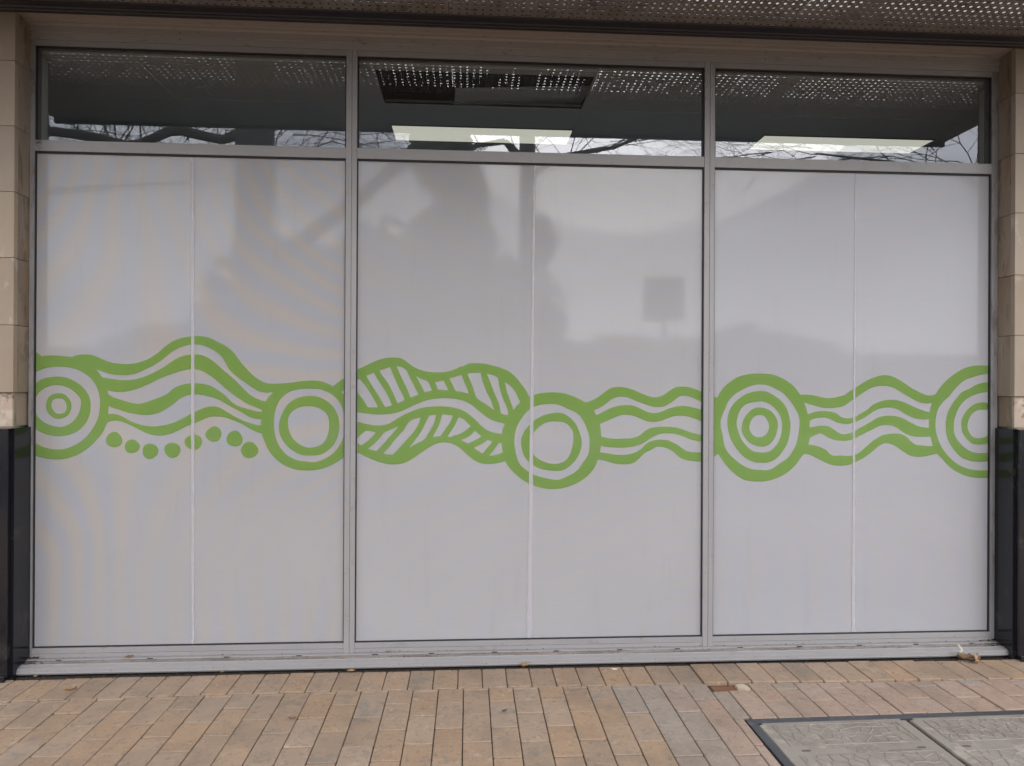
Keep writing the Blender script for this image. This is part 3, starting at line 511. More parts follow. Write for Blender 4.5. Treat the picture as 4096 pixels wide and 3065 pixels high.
    '1808,1230 1830,1241 1860,1247 1900,1248 1930,1237 1955,1225 1985,1217 2013,1214 2043,1221 2078,1233 2113,1250 2153,1277 2188,1294 2223,1302 2258,1302 2294,1294 2324,1277 2354,1260 2390,1246 2430,1240 2471,1241 2469,1224 2470,1196 2435,1198 2400,1207 2365,1224 2329,1243 2294,1255 2259,1259 2223,1258 2188,1250 2153,1231 2118,1211 2083,1192 2048,1172 2018,1163 1994,1160 1969,1167 1949,1180 1924,1196 1904,1203 1875,1205 1841,1201 1811,1197',
    '1810,1141 1841,1155 1870,1166 1885,1158 1915,1141 1945,1130 1979,1125 2014,1125 2049,1134 2083,1151 2118,1168 2158,1187 2193,1204 2224,1209 2254,1208 2284,1199 2314,1180 2345,1160 2375,1151 2415,1146 2446,1146 2478,1148 2485,1122 2493,1096 2456,1097 2421,1101 2395,1105 2370,1122 2345,1146 2319,1159 2289,1164 2254,1163 2214,1156 2184,1141 2154,1122 2124,1097 2094,1071 2069,1054 2049,1047 2014,1044 1984,1048 1949,1046 1924,1052 1904,1073 1886,1083 1846,1098 1803,1105 1808,1124',
    '1548,1423 1583,1418 1627,1398 1667,1376 1701,1340 1726,1304 1749,1261 1755,1213 1749,1160 1735,1102 1717,1069 1690,1033 1653,1009 1614,982 1580,969 1540,972 1501,974 1457,990 1413,1019 1378,1050 1354,1083 1344,1117 1339,1155 1329,1189 1326,1222 1333,1255 1348,1289 1367,1332 1396,1366 1435,1390 1479,1411 1514,1420']),
  ('ring', ['1538,1389 1578,1383 1617,1364 1657,1333 1684,1295 1699,1247 1705,1203 1700,1160 1688,1112 1663,1069 1634,1035 1589,1011 1540,1009 1496,1016 1452,1040 1417,1079 1388,1122 1371,1165 1363,1208 1365,1251 1377,1289 1402,1327 1441,1359 1485,1380',
    '1544,1333 1578,1326 1613,1304 1642,1271 1657,1232 1660,1194 1653,1150 1633,1107 1604,1076 1574,1064 1535,1064 1501,1071 1466,1098 1437,1136 1422,1174 1413,1213 1419,1256 1436,1294 1460,1316 1499,1328']),
  ('ring', ['1539,1302 1573,1295 1603,1278 1625,1249 1636,1213 1631,1174 1618,1136 1589,1105 1555,1094 1520,1099 1481,1117 1454,1148 1441,1179 1444,1217 1461,1256 1490,1287 1514,1299',
    '1539,1261 1561,1257 1579,1234 1589,1203 1581,1170 1559,1149 1535,1144 1505,1151 1488,1172 1481,1198 1490,1232 1512,1256']),
  ('ring', ['2816,1442 2770,1439 2729,1425 2694,1405 2658,1390 2633,1366 2602,1326 2577,1283 2565,1234 2564,1190 2570,1151 2588,1107 2614,1073 2649,1038 2690,1019 2741,1011 2782,1013 2818,1021 2818,1064 2782,1058 2741,1059 2700,1070 2659,1097 2629,1131 2612,1165 2608,1204 2613,1244 2623,1273 2643,1312 2668,1341 2709,1366 2760,1383 2816,1391']),
  ('ring', ['2817,1326 2786,1332 2750,1331 2720,1320 2689,1297 2664,1263 2652,1229 2653,1195 2662,1161 2685,1131 2715,1109 2751,1104 2782,1107 2818,1118 2817,1166 2787,1146 2751,1138 2720,1144 2700,1163 2687,1190 2686,1214 2694,1244 2712,1271 2740,1289 2771,1293 2817,1290']),
 ],
}
def smooth_loop(s):
    P = [Vector([float(v)/1000 for v in t.split(',')]) for t in s.split()]; n = len(P); out = []
    sharp = []
    for i in range(n):
        a, b, c = P[i-1], P[i], P[(i+1) % n]; d1, d2 = (b-a), (c-b)
        ang = abs(math.atan2(d1.x*d2.y-d1.y*d2.x, d1.dot(d2))); sharp.append(ang > R(42))
    for i in range(n):
        p0, p1, p2, p3 = P[i-1], P[i], P[(i+1) % n], P[(i+2) % n]
        ln = (p2-p1).length
        t1 = (p2-p1) if sharp[i] else (p2-p0).normalized()*ln
        t2 = (p2-p1) if sharp[(i+1) % n] else (p3-p1).normalized()*ln
        out.append(p1)
        if ln > .008:
            for k in (1, 2, 3):
                t = k/4; h = 2*t**3-3*t*t+1, t**3-2*t*t+t, -2*t**3+3*t*t, t**3-t*t
                out.append(p1*h[0]+t1*h[1]+p2*h[2]+t2*h[3])
    return out
NAMES = {'wave_band': 'green wavy bands print', 'leaf_band': 'green leaf and hatched wave print', 'ring': None, 'dot': None}
for pane, shapes in ART.items():
    for name, loops in shapes:
        lp = [smooth_loop(s) for s in loops]
        poly = [[Vector((p.x, p.y, 0)) for p in l] for l in lp]
        flat = [p for l in poly for p in l]
        tris = tessellate_polygon(poly)
        V = [(p.x, .0168, p.y) for p in flat]; V += [(p.x, .0174, p.y) for p in flat]; N = len(flat)
        F = [tuple(t) for t in tris]
        k = 0
        for l in poly:
            n = len(l)
            F += [(k+i, k+(i+1) % n, N+k+(i+1) % n, N+k+i) for i in range(n)]; k += n
        bm = bmesh.new(); me = bpy.data.meshes.new(name); me.from_pydata(V, [], F); me.validate(); bm.from_mesh(me); bpy.data.meshes.remove(me)
        obj(name, bm, M['green'], win, label=NAMES[name])

# sill flashing with weep slots
SX0, SX1 = -2.172, 2.838
prof = [(.05, .0500), (-.018, .0500), (-.0185, .0440), (-.060, .0432), (-.0615, .0415), (-.091, .0360), (-.0945, .0345), (-.0950, .0320), (-.0952, .0185), (-.0990, .0175), (-.1000, .0165), (-.1000, .0140), (-.088, .0140), (-.088, .004), (.05, .004)]
sill = obj('window_sill', extrude_profile([p for p in prof], SX0+.002, SX1), M['paint'], win)
obj('dirt_ledge', extrude_profile([(-.0186, .0442), (-.0186, .0449), (-.0595, .0441), (-.0595, .0434)], SX0+.003, SX1-.002), M['paint_dirty'], sill)
bobj('highlight_bead', (SX0+.004, SX1-.004, -.0940, -.0915, .0350, .0374), M['paint'], sill, .0006)
for x in [-2.011, -1.572, -1.201, -.846, -.467, -.183, .139, .456, .786, 1.09, 1.424, 1.743, 2.067, 2.378, 2.686]:
    bobj('weep_slot', (x-.0135, x+.0135, -.0196, -.0182, .0448, .0492), M['black'], sill)
for k in range(46):
    g = random.Random(k*3+1); x = g.uniform(SX0+.05, SX1-.05); s = g.uniform(.0015, .005)
    if k < 24: bobj('dirt_speck', (x-s, x+s, -.0975, -.0971, .016+g.uniform(0, .012), .0165+g.uniform(.012, .014)*.3+.012*g.random()+.001), M['bed'], sill) if False else None
bm = bmesh.new(); g = random.Random(9)
def speck(x, y, z, s, vert=False):
    n = 7; k = []
    for i in range(n):
        a = i*2*math.pi/n; rr = s*g.uniform(.45, 1.2)
        k.append(bm.verts.new((x+rr*math.cos(a)*1.5, y if vert else y+rr*math.sin(a), z+rr*math.sin(a) if vert else z)))
    bm.faces.new(k)
for i in range(60): speck(g.uniform(SX0+.03, SX1-.03), -.0956, g.uniform(.0195, .031), g.uniform(.0008, .0022), True)
for i in range(170): speck(g.uniform(SX0+.03, SX1-.03), g.uniform(-.058, -.021), .0454, g.uniform(.001, .004))
for i in range(60): speck(g.uniform(SX0+.03, SX1-.03), -.0018, g.uniform(.0525, .0545), g.uniform(.001, .003), True)
for cx, sg in ((SX0, 1), (SX1, -1)):
    for i in range(60): speck(cx+sg*abs(g.gauss(0, .06))+sg*.004, g.uniform(-.058, -.021), .0455, g.uniform(.002, .006))
    for i in range(30): speck(cx+sg*abs(g.gauss(0, .04))+sg*.004, -.0020, g.uniform(.0515, .060), g.uniform(.0015, .004), True)
obj('grime', bm, M['bed'], sill, kind='stuff')
# dark stain running down the left end of the transom bar
bm = bmesh.new()
for i in range(26):
    x = -2.149+.033*g.random(); z = ZU-.003-abs(g.gauss(0, .016)); speck(x, -.0006, max(z, ZV+.004), g.uniform(.002, .005), True)
obj('grime', bm, M['sealant'], win, kind='stuff')

# ------------------------------------------------------------ flashing above the window
hd = thing('window_header', 'beige metal header flashing above the shopfront window below the canopy', 'flashing')
obj('fascia', extrude_profile([(-.003, 3.1125), (-.004, 3.146), (-.0075, 3.1475), (-.008, 3.180), (-.020, 3.1865), (.06, 3.1865), (.06, 3.1125)], -2.1715, 2.8405), M['header'], hd)
obj('soffit_tray', extrude_profile([(-.0202, 3.1866), (-.048, 3.1868), (-.050, 3.1885), (-.116, 3.1890), (-.116, 3.197), (-.0202, 3.197)], -2.20, 2.87), M['header'], hd)
for x, z in ((-1.45, 3.165), (-1.45, 3.135), (.205, 3.17), (.205, 3.135), (1.55, 3.17), (1.55, 3.135), (2.35, 3.165)):
    bm = bmesh.new(); bmesh.ops.create_cone(bm, cap_ends=True, segments=8, radius1=.003, radius2=.002, depth=.002); bmesh.ops.rotate(bm, matrix=Matrix.Rotation(R(90), 3, 'X'), verts=bm.verts)
    bmesh.ops.translate(bm, vec=(x, -.009 if z > 3.15 else -.0055, z), verts=bm.verts); obj('rivet', bm, M['rim'], hd)

# ------------------------------------------------------------ stone piers
def pier(side):
    s = -1 if side == 'L' else 1
    xi = -2.172 if s < 0 else 2.841
    lab = 'sandstone clad pier with black granite base left of the window' if s < 0 else 'sandstone clad pier with black granite base right of the window'
    t = thing('stone_pier', lab, 'pier', (xi, 0, 0), 'stone piers beside the window')
    def bb(name, dx0, dx1, y0, y1, z0, z1, m, bev=.0025):
        a, b = sorted((s*dx0, s*dx1)); return bobj(name, (a, b, y0, y1, z0, z1), M[m], t, bev)
    bb('core', .030, 2.2, -.085, .06, -.03, 3.26, 'mortar', 0)
    zs = [1.366, 1.689, 2.010, 2.326, 2.640, 2.953, 3.205] if s < 0 else [1.366, 1.686, 2.001, 2.325, 2.635, 2.950, 3.200]
    for k, (z0, z1) in enumerate(zip(zs[:-1], zs[1:])):
        g_ = .0009
        for j in range(3): bb('stone_tile', .0 + j*.62 + (.0 if j == 0 else .002), (j+1)*.62-.001, -.117, -.087, z0+g_, z1-(.0 if k == 5 else g_), 'stone')
        bb('stone_tile', .0015, .0275, -.0868, .058, z0+g_, z1-(.0 if k == 5 else g_), 'reveal')
    bb('stone_tile', .011, .62, -.103, -.087, 1.203, 1.366, 'stone_low'); bb('stone_tile', .622, 1.24, -.103, -.087, 1.203, 1.366, 'stone_low')
    bb('stone_tile', .012, .0275, -.0868, .058, 1.203, 1.366, 'reveal')
    # granite base: front slabs and reveal slab, notched over the sill
    zt = 1.196
    bb('granite_slab', .0, .60, -.152, -.128, .018, zt, 'granite'); bb('granite_slab', .6025, 1.2, -.152, -.128, .018, zt, 'granite')
    bb('granite_slab', .004, .60, -.166, -.153, -.02, .030, 'granite')
    V = []; prof_ = [(-.0015, .060), (-.020, .060), (-.030, .052), (-.072, .049), (-.092, .043), (-.104, .030), (-.106, -.01), (-.1265, -.01), (-.1265, zt), (-.0015, zt)]
    x0, x1 = sorted((-s*.014, s*.010)); n = len(prof_)
    obj('granite_slab', extrude_profile(prof_, x0, x1), M['granite'], t)
    bb('joint', .002, .010, -.1275, -.1265, .02, zt-.002, 'mortar', 0)
    bb('cap_mortar', -.012, .62, -.150, -.087, zt+.0005, zt+.0065, 'mortar', 0)
    return t
pier('L'); pier('R')

# ------------------------------------------------------------ canopy
can = thing('street_canopy', 'low street canopy of perforated weathered metal sheet above the window', 'canopy', (0, 0, 3.2))
def cpart(name, b, m, bev=0, **k): return bobj(name, (b[0], b[1], b[2], b[3], b[4]-3.2, b[5]-3.2), M[m], can, bev, **k)
rimp = [(-.119, 3.1875), (-.122, 3.181), (-.149, 3.179), (-.153, 3.183), (-.166, 3.184), (-.170, 3.191), (-.205, 3.1975), (-.219, 3.206), (-.219, 3.215), (-.119, 3.215)]
obj('rim_beam', extrude_profile([(y, z-3.2) for y, z in rimp], -3.4, 4.1), M['rim'], can)
PH = .038
def perforated(x0, nx, name='perforated_panel'):
    """a flat sheet with real round holes, large ones on a square grid with pinholes between"""
    V = []; F = []; vm = {}
    def v(x, y):
        k = (round(x*20000), round(y*20000))
        if k not in vm: vm[k] = len(V); V.append((x, y, 0))
        return vm[k]
    h = PH/4
    ys0 = -.2175; ny = 12
    def cell(cx, cy, rad):
        if rad == 0: F.append((v(cx-h, cy-h), v(cx+h, cy-h), v(cx+h, cy+h), v(cx-h, cy+h))); return
        n = 12; sq = []; ci = []
        for i in range(n):
            a = R(45+30*i); c_, s_ = math.cos(a), math.sin(a); k = h/max(abs(c_), abs(s_))
            sq.append(v(cx+c_*k, cy+s_*k)); ci.append(v(cx+c_*rad, cy+s_*rad))
        for i in range(n): F.append((sq[i], sq[(i+1) % n], ci[(i+1) % n], ci[i]))
    for i in range(nx):
        for j in range(ny):
            bx, by = x0+i*PH, ys0-j*PH
            cell(bx+h, by-h, .0072 if j > 0 else .0066); cell(bx+3*h, by-h, 0); cell(bx+h, by-3*h, 0); cell(bx+3*h, by-3*h, .0022)
    me = bpy.data.meshes.new(name); me.from_pydata(V, [], F); me.materials.append(M['sheet'])
    bm = bmesh.new(); bm.from_mesh(me)
    # small edge returns at the seams
    o = bpy.data.objects.new(name, me); bm.free(); C.objects.link(o); o.parent = can
    md = o.modifiers.new('thickness', 'SOLIDIFY'); md.thickness = .0018; md.offset = 1
    return o
SP = 22*PH+.0025
seam = -.103 - 4*SP
for k in range(9):
    nx = 22 if seam + (k+1)*.874 > seam else 22
    p_ = perforated(seam+k*SP, 22); p_.location.z = .0008*(k % 2)
cpart('seam_strip', (-3.6, 4.3, -.2195, -.205, 3.206, 3.212), 'rim')
cpart('hole_blocker', (-3.4, 4.1, -.302, -.2, 3.214, 3.262), 'rust')  # unseen box added above the sheet, sized to keep the first hole rows dark
yo = -.2175-12*PH
cpart('outer_tray', (-2.80, 3.46, -1.29, yo-.001, 3.199, 3.24), 'fascia_in')
cpart('outer_fascia', (-2.82, 3.48, -1.32, -1.291, 3.180, 3.34), 'rim')
for x in (-2.80, -1.62, -1.06, .72, 1.95, 3.45): cpart('cross_beam', (x-.02, x+.02, -1.29, -.22, 3.242, 3.30) if x not in (-1.62, -1.06) else (x-.02, x+.02, -1.29, yo-.003, 3.190, 3.1985), 'rim')
# fallen leaves and dirt lying on the sheet, in drifts
V = []; F = []; g = random.Random(21)
for i in range(5200):
    x = g.uniform(-3.3, 4.0); y = g.uniform(-.67, -.30)
    dens = noise.noise(Vector((x*1.9, y*5.0, 3.1)))+.25*noise.noise(Vector((x*7, y*12, 1.)))
    thr = .0 if x < 1.0 else .02
    if y > -.46 and x > 1.0: thr = .45
    if dens < thr-.10: continue
    s = g.uniform(.008, .020); a = g.uniform(0, 6.28); k = len(V); z = .0035+g.random()*.008
    for q in range(5):
        b_ = a+q*1.2566; V.append((x+s*math.cos(b_)*g.uniform(.6, 1), y+s*math.sin(b_)*g.uniform(.5, .9), z+g.uniform(0, .004)))
    F.append(tuple(range(k, k+5)))
lit = obj('leaf_litter', (V, [], F), M['litter'], None, kind='stuff'); lit.location = (0, 0, 3.2); tag(lit, 'drift of dead leaves lying on top of the perforated canopy', 'leaves')

# upper wall behind and above the canopy, closing the plenum
up = tag(bobj('parapet_wall', (-6, 6.6, -.08, .16, 3.262, 4.6), M['upper']), 'pale rendered parapet wall rising behind the canopy', 'wall')
obj('lintel', extrude_profile([(-.119, 3.198), (-.119, 3.262), (.16, 3.262), (.16, 3.198)], -4.5, 5.2), M['mortar'], up)

# ------------------------------------------------------------ room behind the transoms
room = bobj('interior_floor', (-4.3, 5.1, .07, 7, -.05, 0), M['carpet'], kind='structure')
bobj('interior_wall', (-4.3, -4.2, .16, 7, 0, 3.5), M['room'], kind='structure'); bobj('interior_wall', (5.0, 5.1, .16, 7, 0, 3.5), M['room'], kind='structure')
bobj('interior_wall', (-4.2, 5.0, 6.9, 7, 0, 3.5), M['room'], kind='structure')
bobj('interior_wall', (-4.2, -2.18, .065, .159, 0, 3.5), M['room'], kind='structure'); bobj('interior_wall', (2.85, 5.0, .065, .159, 0, 3.5), M['room'], kind='structure')
bobj('roof_slab', (-4.3, 5.1, .161, 7, 3.5, 3.62), M['plenum'], kind='structure')
cl = bobj('suspended_ceiling', (-4.2, 5.0, .061, .122, 3.07, 3.10), M['ceil'], kind='structure')
gx = [-4.11, -2.914, -1.72, -.517, .680, 1.925, 3.122, 4.32]; gy = [.124, .595, 1.195, 1.795, 2.395, 2.995, 3.595, 4.195, 4.795, 5.395, 5.995, 6.88]
for x in gx: bobj('grid_rail', (x-.012, x+.012, .123, 6.89, 3.069, 3.080), M['ceil'], cl)
for y in gy[1:-1]:
    for a, b in zip(gx[:-1], gx[1:]): bobj('grid_rail', (a+.0122, b-.0122, y-.012, y+.012, 3.069, 3.079), M['ceil'], cl)
for i, (a, b) in enumerate(zip(gx[:-1], gx[1:])):
    for j, (c_, d_) in enumerate(zip(gy[:-1], gy[1:])):
        if i == 3 and j == 0: continue
        if i in (3, 5) and j == 1:
            bobj('ceiling_tile', (a+.0125, b-.0125, c_+.0125, .897, 3.071, 3.085), M['ceil'], cl); continue
        bobj('ceiling_tile', (a+.0125, b-.0125, c_+.0125, d_-.0125, 3.071, 3.085), M['ceil'], cl)
lt = []
for i, (nm) in ((3, 'lit recessed ceiling light panel behind the middle transom pane'), (5, 'lit recessed ceiling light panel behind the right transom pane')):
    a, b = gx[i]+.013, gx[i+1]-.013
    t = thing('ceiling_light', nm, 'ceiling light', ((a+b)/2, 1.045, 3.07), 'lit ceiling light panels'); hw = (b-a)/2
    bobj('diffuser', (-hw+.004, hw-.004, -.135, .135, -.002, .006), M['lamp'], t)
    bm = bmesh.new(); box(bm, -hw, hw, -.147, -.1355, -.005, .02); box(bm, -hw, hw, .1355, .147, -.005, .02); box(bm, -hw, -hw+.0035, -.1354, .1354, -.005, .02); box(bm, hw-.0035, hw, -.1354, .1354, -.005, .02)
    obj('trim', bm, M['grid'], t)
# tile pushed aside in the open bay and a bare rail across it
mt = thing('displaced_tile', 'ceiling tile lifted and left askew above the open ceiling bay', 'ceiling tile', (.33, .49, 3.118)); mt.rotation_euler = (R(3), R(-4), R(3))
bobj('panel', (-.42, .36, -.10, .16, -.008, .008), M['ceil'], mt, .002)
rl = tag(bobj('cable_tray', (-.50, .66, .55, .566, 3.082, 3.090), M['grid']), 'thin metal rail across the open ceiling bay', 'rail')

# ------------------------------------------------------------ small things on the ground and sill
def leaf(name, loc, L_, Wd, curl, rot, m, label, seed, tilt=(0, 0)):
    g = random.Random(seed); t = bpy.data.objects.new(name, None)
    V = []; F = []; n = 9; k = 6
    for i in range(n+1):
        u_ = i/n; wd = Wd*math.sin(math.pi*min(1, u_*.93+.05))**.7*(1+.25*math.sin(u_*17+seed))
        for j in range(k+1):
            s_ = j/k*2-1; x = (u_-.5)*L_; y = s_*wd/2
            z = curl*Wd*(s_*s_)*.5 + curl*.18*L_*(u_-.5)**2*2 + g.uniform(-1, 1)*Wd*.09+.09*Wd*math.sin(u_*11+s_*3+seed)+.006
            V.append((x+g.uniform(-1, 1)*L_*.012, y*math.cos(curl*.6), z))
    for i in range(n):
        for j in range(k): F.append((i*(k+1)+j, i*(k+1)+j+1, (i+1)*(k+1)+j+1, (i+1)*(k+1)+j))
    me = bpy.data.meshes.new(name); me.from_pydata(V, [], F); me.materials.append(M[m])
    for p in me.polygons: p.use_smooth = True
    o = bpy.data.objects.new(name, me); C.objects.link(o); o.location = loc; o.rotation_euler = (tilt[0], tilt[1], rot)
    md = o.modifiers.new('t', 'SOLIDIFY'); md.thickness = .0006
    tag(o, label, 'leaf', 'dry leaves blown against the shopfront')
    return o
big = leaf('dry_leaf', (2.575, -.145, .004), .10, .045, 1.0, -.45, 'dleaf', 'large curled brown leaf on the pavers near the right pier', 4, (.3, 0))
leaf('dry_leaf', (2.606, -.178, .004), .05, .035, 1.9, .6, 'dleaf2', 'small crumpled tan leaf against the large curled leaf by the right pier', 5, (-.4, .2))
leaf('dry_leaf', (-1.815, -.272, .001), .05, .022, 1.1, .5, 'dleaf2', 'tan dry leaf on the header pavers near the left pier', 6)
leaf('dry_leaf', (-1.675, -.012, .054), .042, .012, .8, .25, 'dleaf', 'brown leaf sliver standing on the sill under the left pane', 7, (.9, 0))
leaf('dry_leaf', (.285, -.118, .006), .038, .020, 1.4, .1, 'dleaf2', 'golden leaf scrap tucked under the sill of the middle bay', 8)
leaf('dry_leaf', (-.735, -.602, .001), .032, .012, .9, 0, 'dleaf', 'dark brown leaf crumb lying by a paver joint in the left foreground', 9)
leaf('dry_leaf', (.16, -.583, .001), .022, .010, 1.3, .4, 'bark', 'tiny dark twiggy crumb on the pavers below the middle bay', 10)
leaf('dry_leaf', (-.57, -.120, .001), .040, .022, .4, .1, 'dleaf2', 'flat tan leaf under the sill beside the left mullion', 11)
leaf('dry_leaf', (-1.19, -.112, .004), .020, .014, .9, .3, 'dleaf2', 'small orange leaf bit in the gap under the left sill', 12)
leaf('dry_leaf', (-2.06, -.118, .003), .018, .012, .9, .9, 'dleaf2', 'small pale leaf bit beside the foot of the left pier', 13)
leaf('dry_leaf', (-.40, -.010, .054), .030, .008, .8, 0, 'dleaf', 'thin brown leaf bit on the sill right of the left mullion', 14, (.9, 0))
def blob(name, loc, pts, h, m, label, cat, rot=0):
    V = [(x, y, 0) for x, y in pts]+[(x*.92, y*.92, h) for x, y in pts]; n = len(pts)
    o = obj(name, (V, [], [tuple(range(2*n-1, n-1, -1)), tuple(range(n))]+[(i, (i+1) % n, n+(i+1) % n, n+i) for i in range(n)]), M[m]); o.location = loc; o.rotation_euler.z = rot
    return tag(o, label, cat)
blob('paper_scrap', (.733, -.148, .002), [(-.016, .010), (-.008, .004), (.004, .002), (.015, -.004), (.010, -.008), (-.008, -.010), (-.014, -.002)], .0012, 'paper', 'white paper scrap on the header pavers below the middle bay', 'paper')
tag(bobj('timber_offcut', (1.149, 1.268, -.410, -.344, -.03, -.009), M['wood'], bev=.002), 'reddish brown timber offcut filling a gap between the pavers', 'timber')
blob('mortar_chip', (1.298, -.378, -.012), [(-.034, .010), (-.018, .030), (.010, .032), (.024, .012), (.026, -.030), (-.004, -.032), (-.022, -.018)], .013, 'chip', 'pale broken mortar chip beside the reddish timber offcut', 'rubble')
blob('mortar_chip', (1.272, -.384, -.012), [(-.010, .020), (.006, .026), (.018, .004), (.010, -.020), (-.008, -.010)], .016, 'chip', 'small pale mortar crumb touching the end of the timber offcut', 'rubble')
# dried paint run over the right end of the sill
bm = bmesh.new(); g = random.Random(2); path = [(2.604, -.030, .0452), (2.594, -.060, .0434), (2.584, -.088, .0378), (2.576, -.0955, .0362), (2.566, -.0962, .027), (2.556, -.0968, .0185)]
path = [(2.598-.010*i, ) for i in range(0)] or path
prev = None
for i in range(len(path)-1):
    for t in range(6):
        a = Vector(path[i]).lerp(Vector(path[i+1]), t/6); wd = .0060+g.uniform(-.0018, .0022)
        v0, v1 = bm.verts.new(a+Vector((-wd, 0, .0006))), bm.verts.new(a+Vector((wd, -.0002, .0006)))
        if prev: bm.faces.new((prev[0], prev[1], v1, v0))
        prev = (v0, v1)
pr = obj('paint_run', bm, M['white']); md = pr.modifiers.new('t', 'SOLIDIFY'); md.thickness = .0008
tag(pr, 'run of dried white paint over the right end of the sill', 'paint')
V = []; F = []; g = random.Random(77)
for i in range(900):    # grit and moss crumbs gathered in the gap under the sill
    x = g.uniform(-2.15, 2.83); y = -.104-abs(g.gauss(0, .006)) if g.random() < .8 else -.11-abs(g.gauss(0, .03)); s = g.uniform(.0012, .004); k = len(V)
    for dx, dy, dz in ((-1, -1, 0), (1, -1, 0), (0, 1, 0), (0, 0, 1.2)): V.append((x+dx*s*g.uniform(.6, 1.2), y+dy*s*.8, .0004+dz*s))
    F += [(k, k+1, k+3), (k+1, k+2, k+3), (k+2, k, k+3)]
gr = obj('joint_grit', (V, [], F), M['bed'], kind='stuff'); tag(gr, 'dark grit and crumbs gathered along the foot of the sill', 'grit')

# ------------------------------------------------------------ the street behind the viewer, seen only as reflections
def tubes(segs, sides=5):
    V = []; F = []
    for a, b, ra, rb in segs:
        d = (b-a).normalized(); p = d.orthogonal().normalized(); q = d.cross(p); k = len(V)
        for c_, rr in ((a, ra), (b, rb)):
            for i in range(sides):
                t = i*2*math.pi/sides; V.append(tuple(c_+p*math.cos(t)*rr+q*math.sin(t)*rr))
        F += [(k+i, k+(i+1) % sides, k+sides+(i+1) % sides, k+sides+i) for i in range(sides)]
    return (V, [], F)
def grow(segs, p, d, ln, rad, depth, g, gravity=-.02):
    if depth == 0 or rad < .0014: return
    n = 4
    for i in range(n):
        d = (d+Vector((g.gauss(0, .16), g.gauss(0, .16), g.gauss(0, .13)+gravity))).normalized()
        q = p+d*ln/n; segs.append((p, q, rad*(1-.35*i/n), rad*(1-.35*(i+1)/n))); p = q
        if i > 0 and g.random() < .75:
            sd = (d+Vector((g.gauss(0, .7), g.gauss(0, .7), g.gauss(0, .6)))).normalized()
            grow(segs, p, sd, ln*g.uniform(.4, .7), rad*.42, depth-1, g, gravity)
    for _ in range(2):
        sd = (d+Vector((g.gauss(0, .45), g.gauss(0, .45), g.gauss(0, .4)))).normalized()
        grow(segs, p, sd, ln*g.uniform(.6, .85), rad*.62, depth-1, g, gravity)
def limb(pts, radii):
    return [(Vector(a), Vector(b), ra, rb) for a, b, ra, rb in zip(pts[:-1], pts[1:], radii[:-1], radii[1:])]
def bare_tree(base, limbs, seed, label, starts):
    t = thing('plane_tree', label, 'tree', base, 'bare street trees across from the shop')
    bv = Vector(base); g = random.Random(seed)
    sg = []
    for pts, rr in limbs: sg += [(a-bv, b-bv, x, y) for a, b, x, y in limb(pts, rr)]
    obj('trunk', tubes(sg, 10), M['bark'], t, smooth=True)
    cs = []
    for p, d, ln, rad, dep in starts:
        for q in range(4): grow(cs, Vector(p)-bv+Vector((g.uniform(-.3, .3), g.uniform(-.5, .5), g.uniform(-.15, .1)))*q, (Vector(d)+Vector((g.gauss(0, .3), g.gauss(0, .3), 0))*q).normalized(), ln, rad*(.28 if q else .42), dep, g)
    obj('crown', tubes(cs, 3), M['bark'], t)
    return t
# leftmost tree (reflected in the left transom): thick limbs and a broad trunk
Y1 = -5.6
bare_tree((-2.78, Y1, -.02), [
    ([(-2.82, Y1, -.02), (-2.80, Y1, 2.0), (-2.775, Y1, 3.6), (-2.775, Y1, 5.4), (-2.7, Y1, 6.6)], [.32, .26, .245, .245, .16]),
    ([(-2.85, Y1, 4.62), (-3.05, Y1, 4.60), (-3.19, Y1, 4.55), (-3.36, Y1, 4.58), (-3.55, Y1, 4.62), (-3.71, Y1, 4.66), (-3.86, Y1, 4.64), (-4.04, Y1, 4.55), (-4.21, Y1, 4.48), (-4.37, Y1, 4.45), (-4.62, Y1, 4.50), (-4.82, Y1, 4.54), (-5.0, Y1, 4.57), (-5.19, Y1, 4.59), (-5.6, Y1, 4.63), (-6.4, Y1, 4.8)], [.11, .068, .06, .06, .064, .068, .064, .058, .055, .052, .058, .062, .062, .058, .055, .04]),
    ([(-2.75, Y1-.1, 2.85), (-1.51, Y1-.55, 3.98), (-.51, Y1-.6, 4.92), (.5, Y1-.6, 5.9)], [.11, .10, .095, .08])],
    31, 'large bare plane tree with long low limbs at the kerb', [((-3.7, Y1, 4.6), (-.2, -.2, 1), .9, .035, 5), ((-4.2, Y1, 4.45), (-.3, .1, 1), 1.0, .035, 5), ((-4.6, Y1, 4.5), (.1, .2, 1), 1.0, .035, 5), ((-5.0, Y1, 4.6), (.3, -.2, 1), .9, .03, 5), ((-5.4, Y1, 4.6), (.2, .2, .8), 1.0, .03, 5), ((-2.5, Y1, 4.2), (.7, .2, .55), .8, .03, 5), ((-2.5, Y1, 4.7), (.9, 0, .15), .8, .03, 5), ((-4.6, Y1-.4, 4.0), (-.3, .1, .9), 1.0, .03, 5), ((-3.4, Y1-.3, 3.9), (.2, -.1, .9), 1.0, .03, 5), ((-1.2, Y1-.55, 4.2), (-.2, 0, .9), .7, .018, 4), ((-2.3, Y1-.3, 3.7), (.5, 0, .7), .8, .02, 5), ((-5.9, Y1-.2, 4.3), (.5, 0, .5), .9, .025, 5)])
Y2 = -7.4
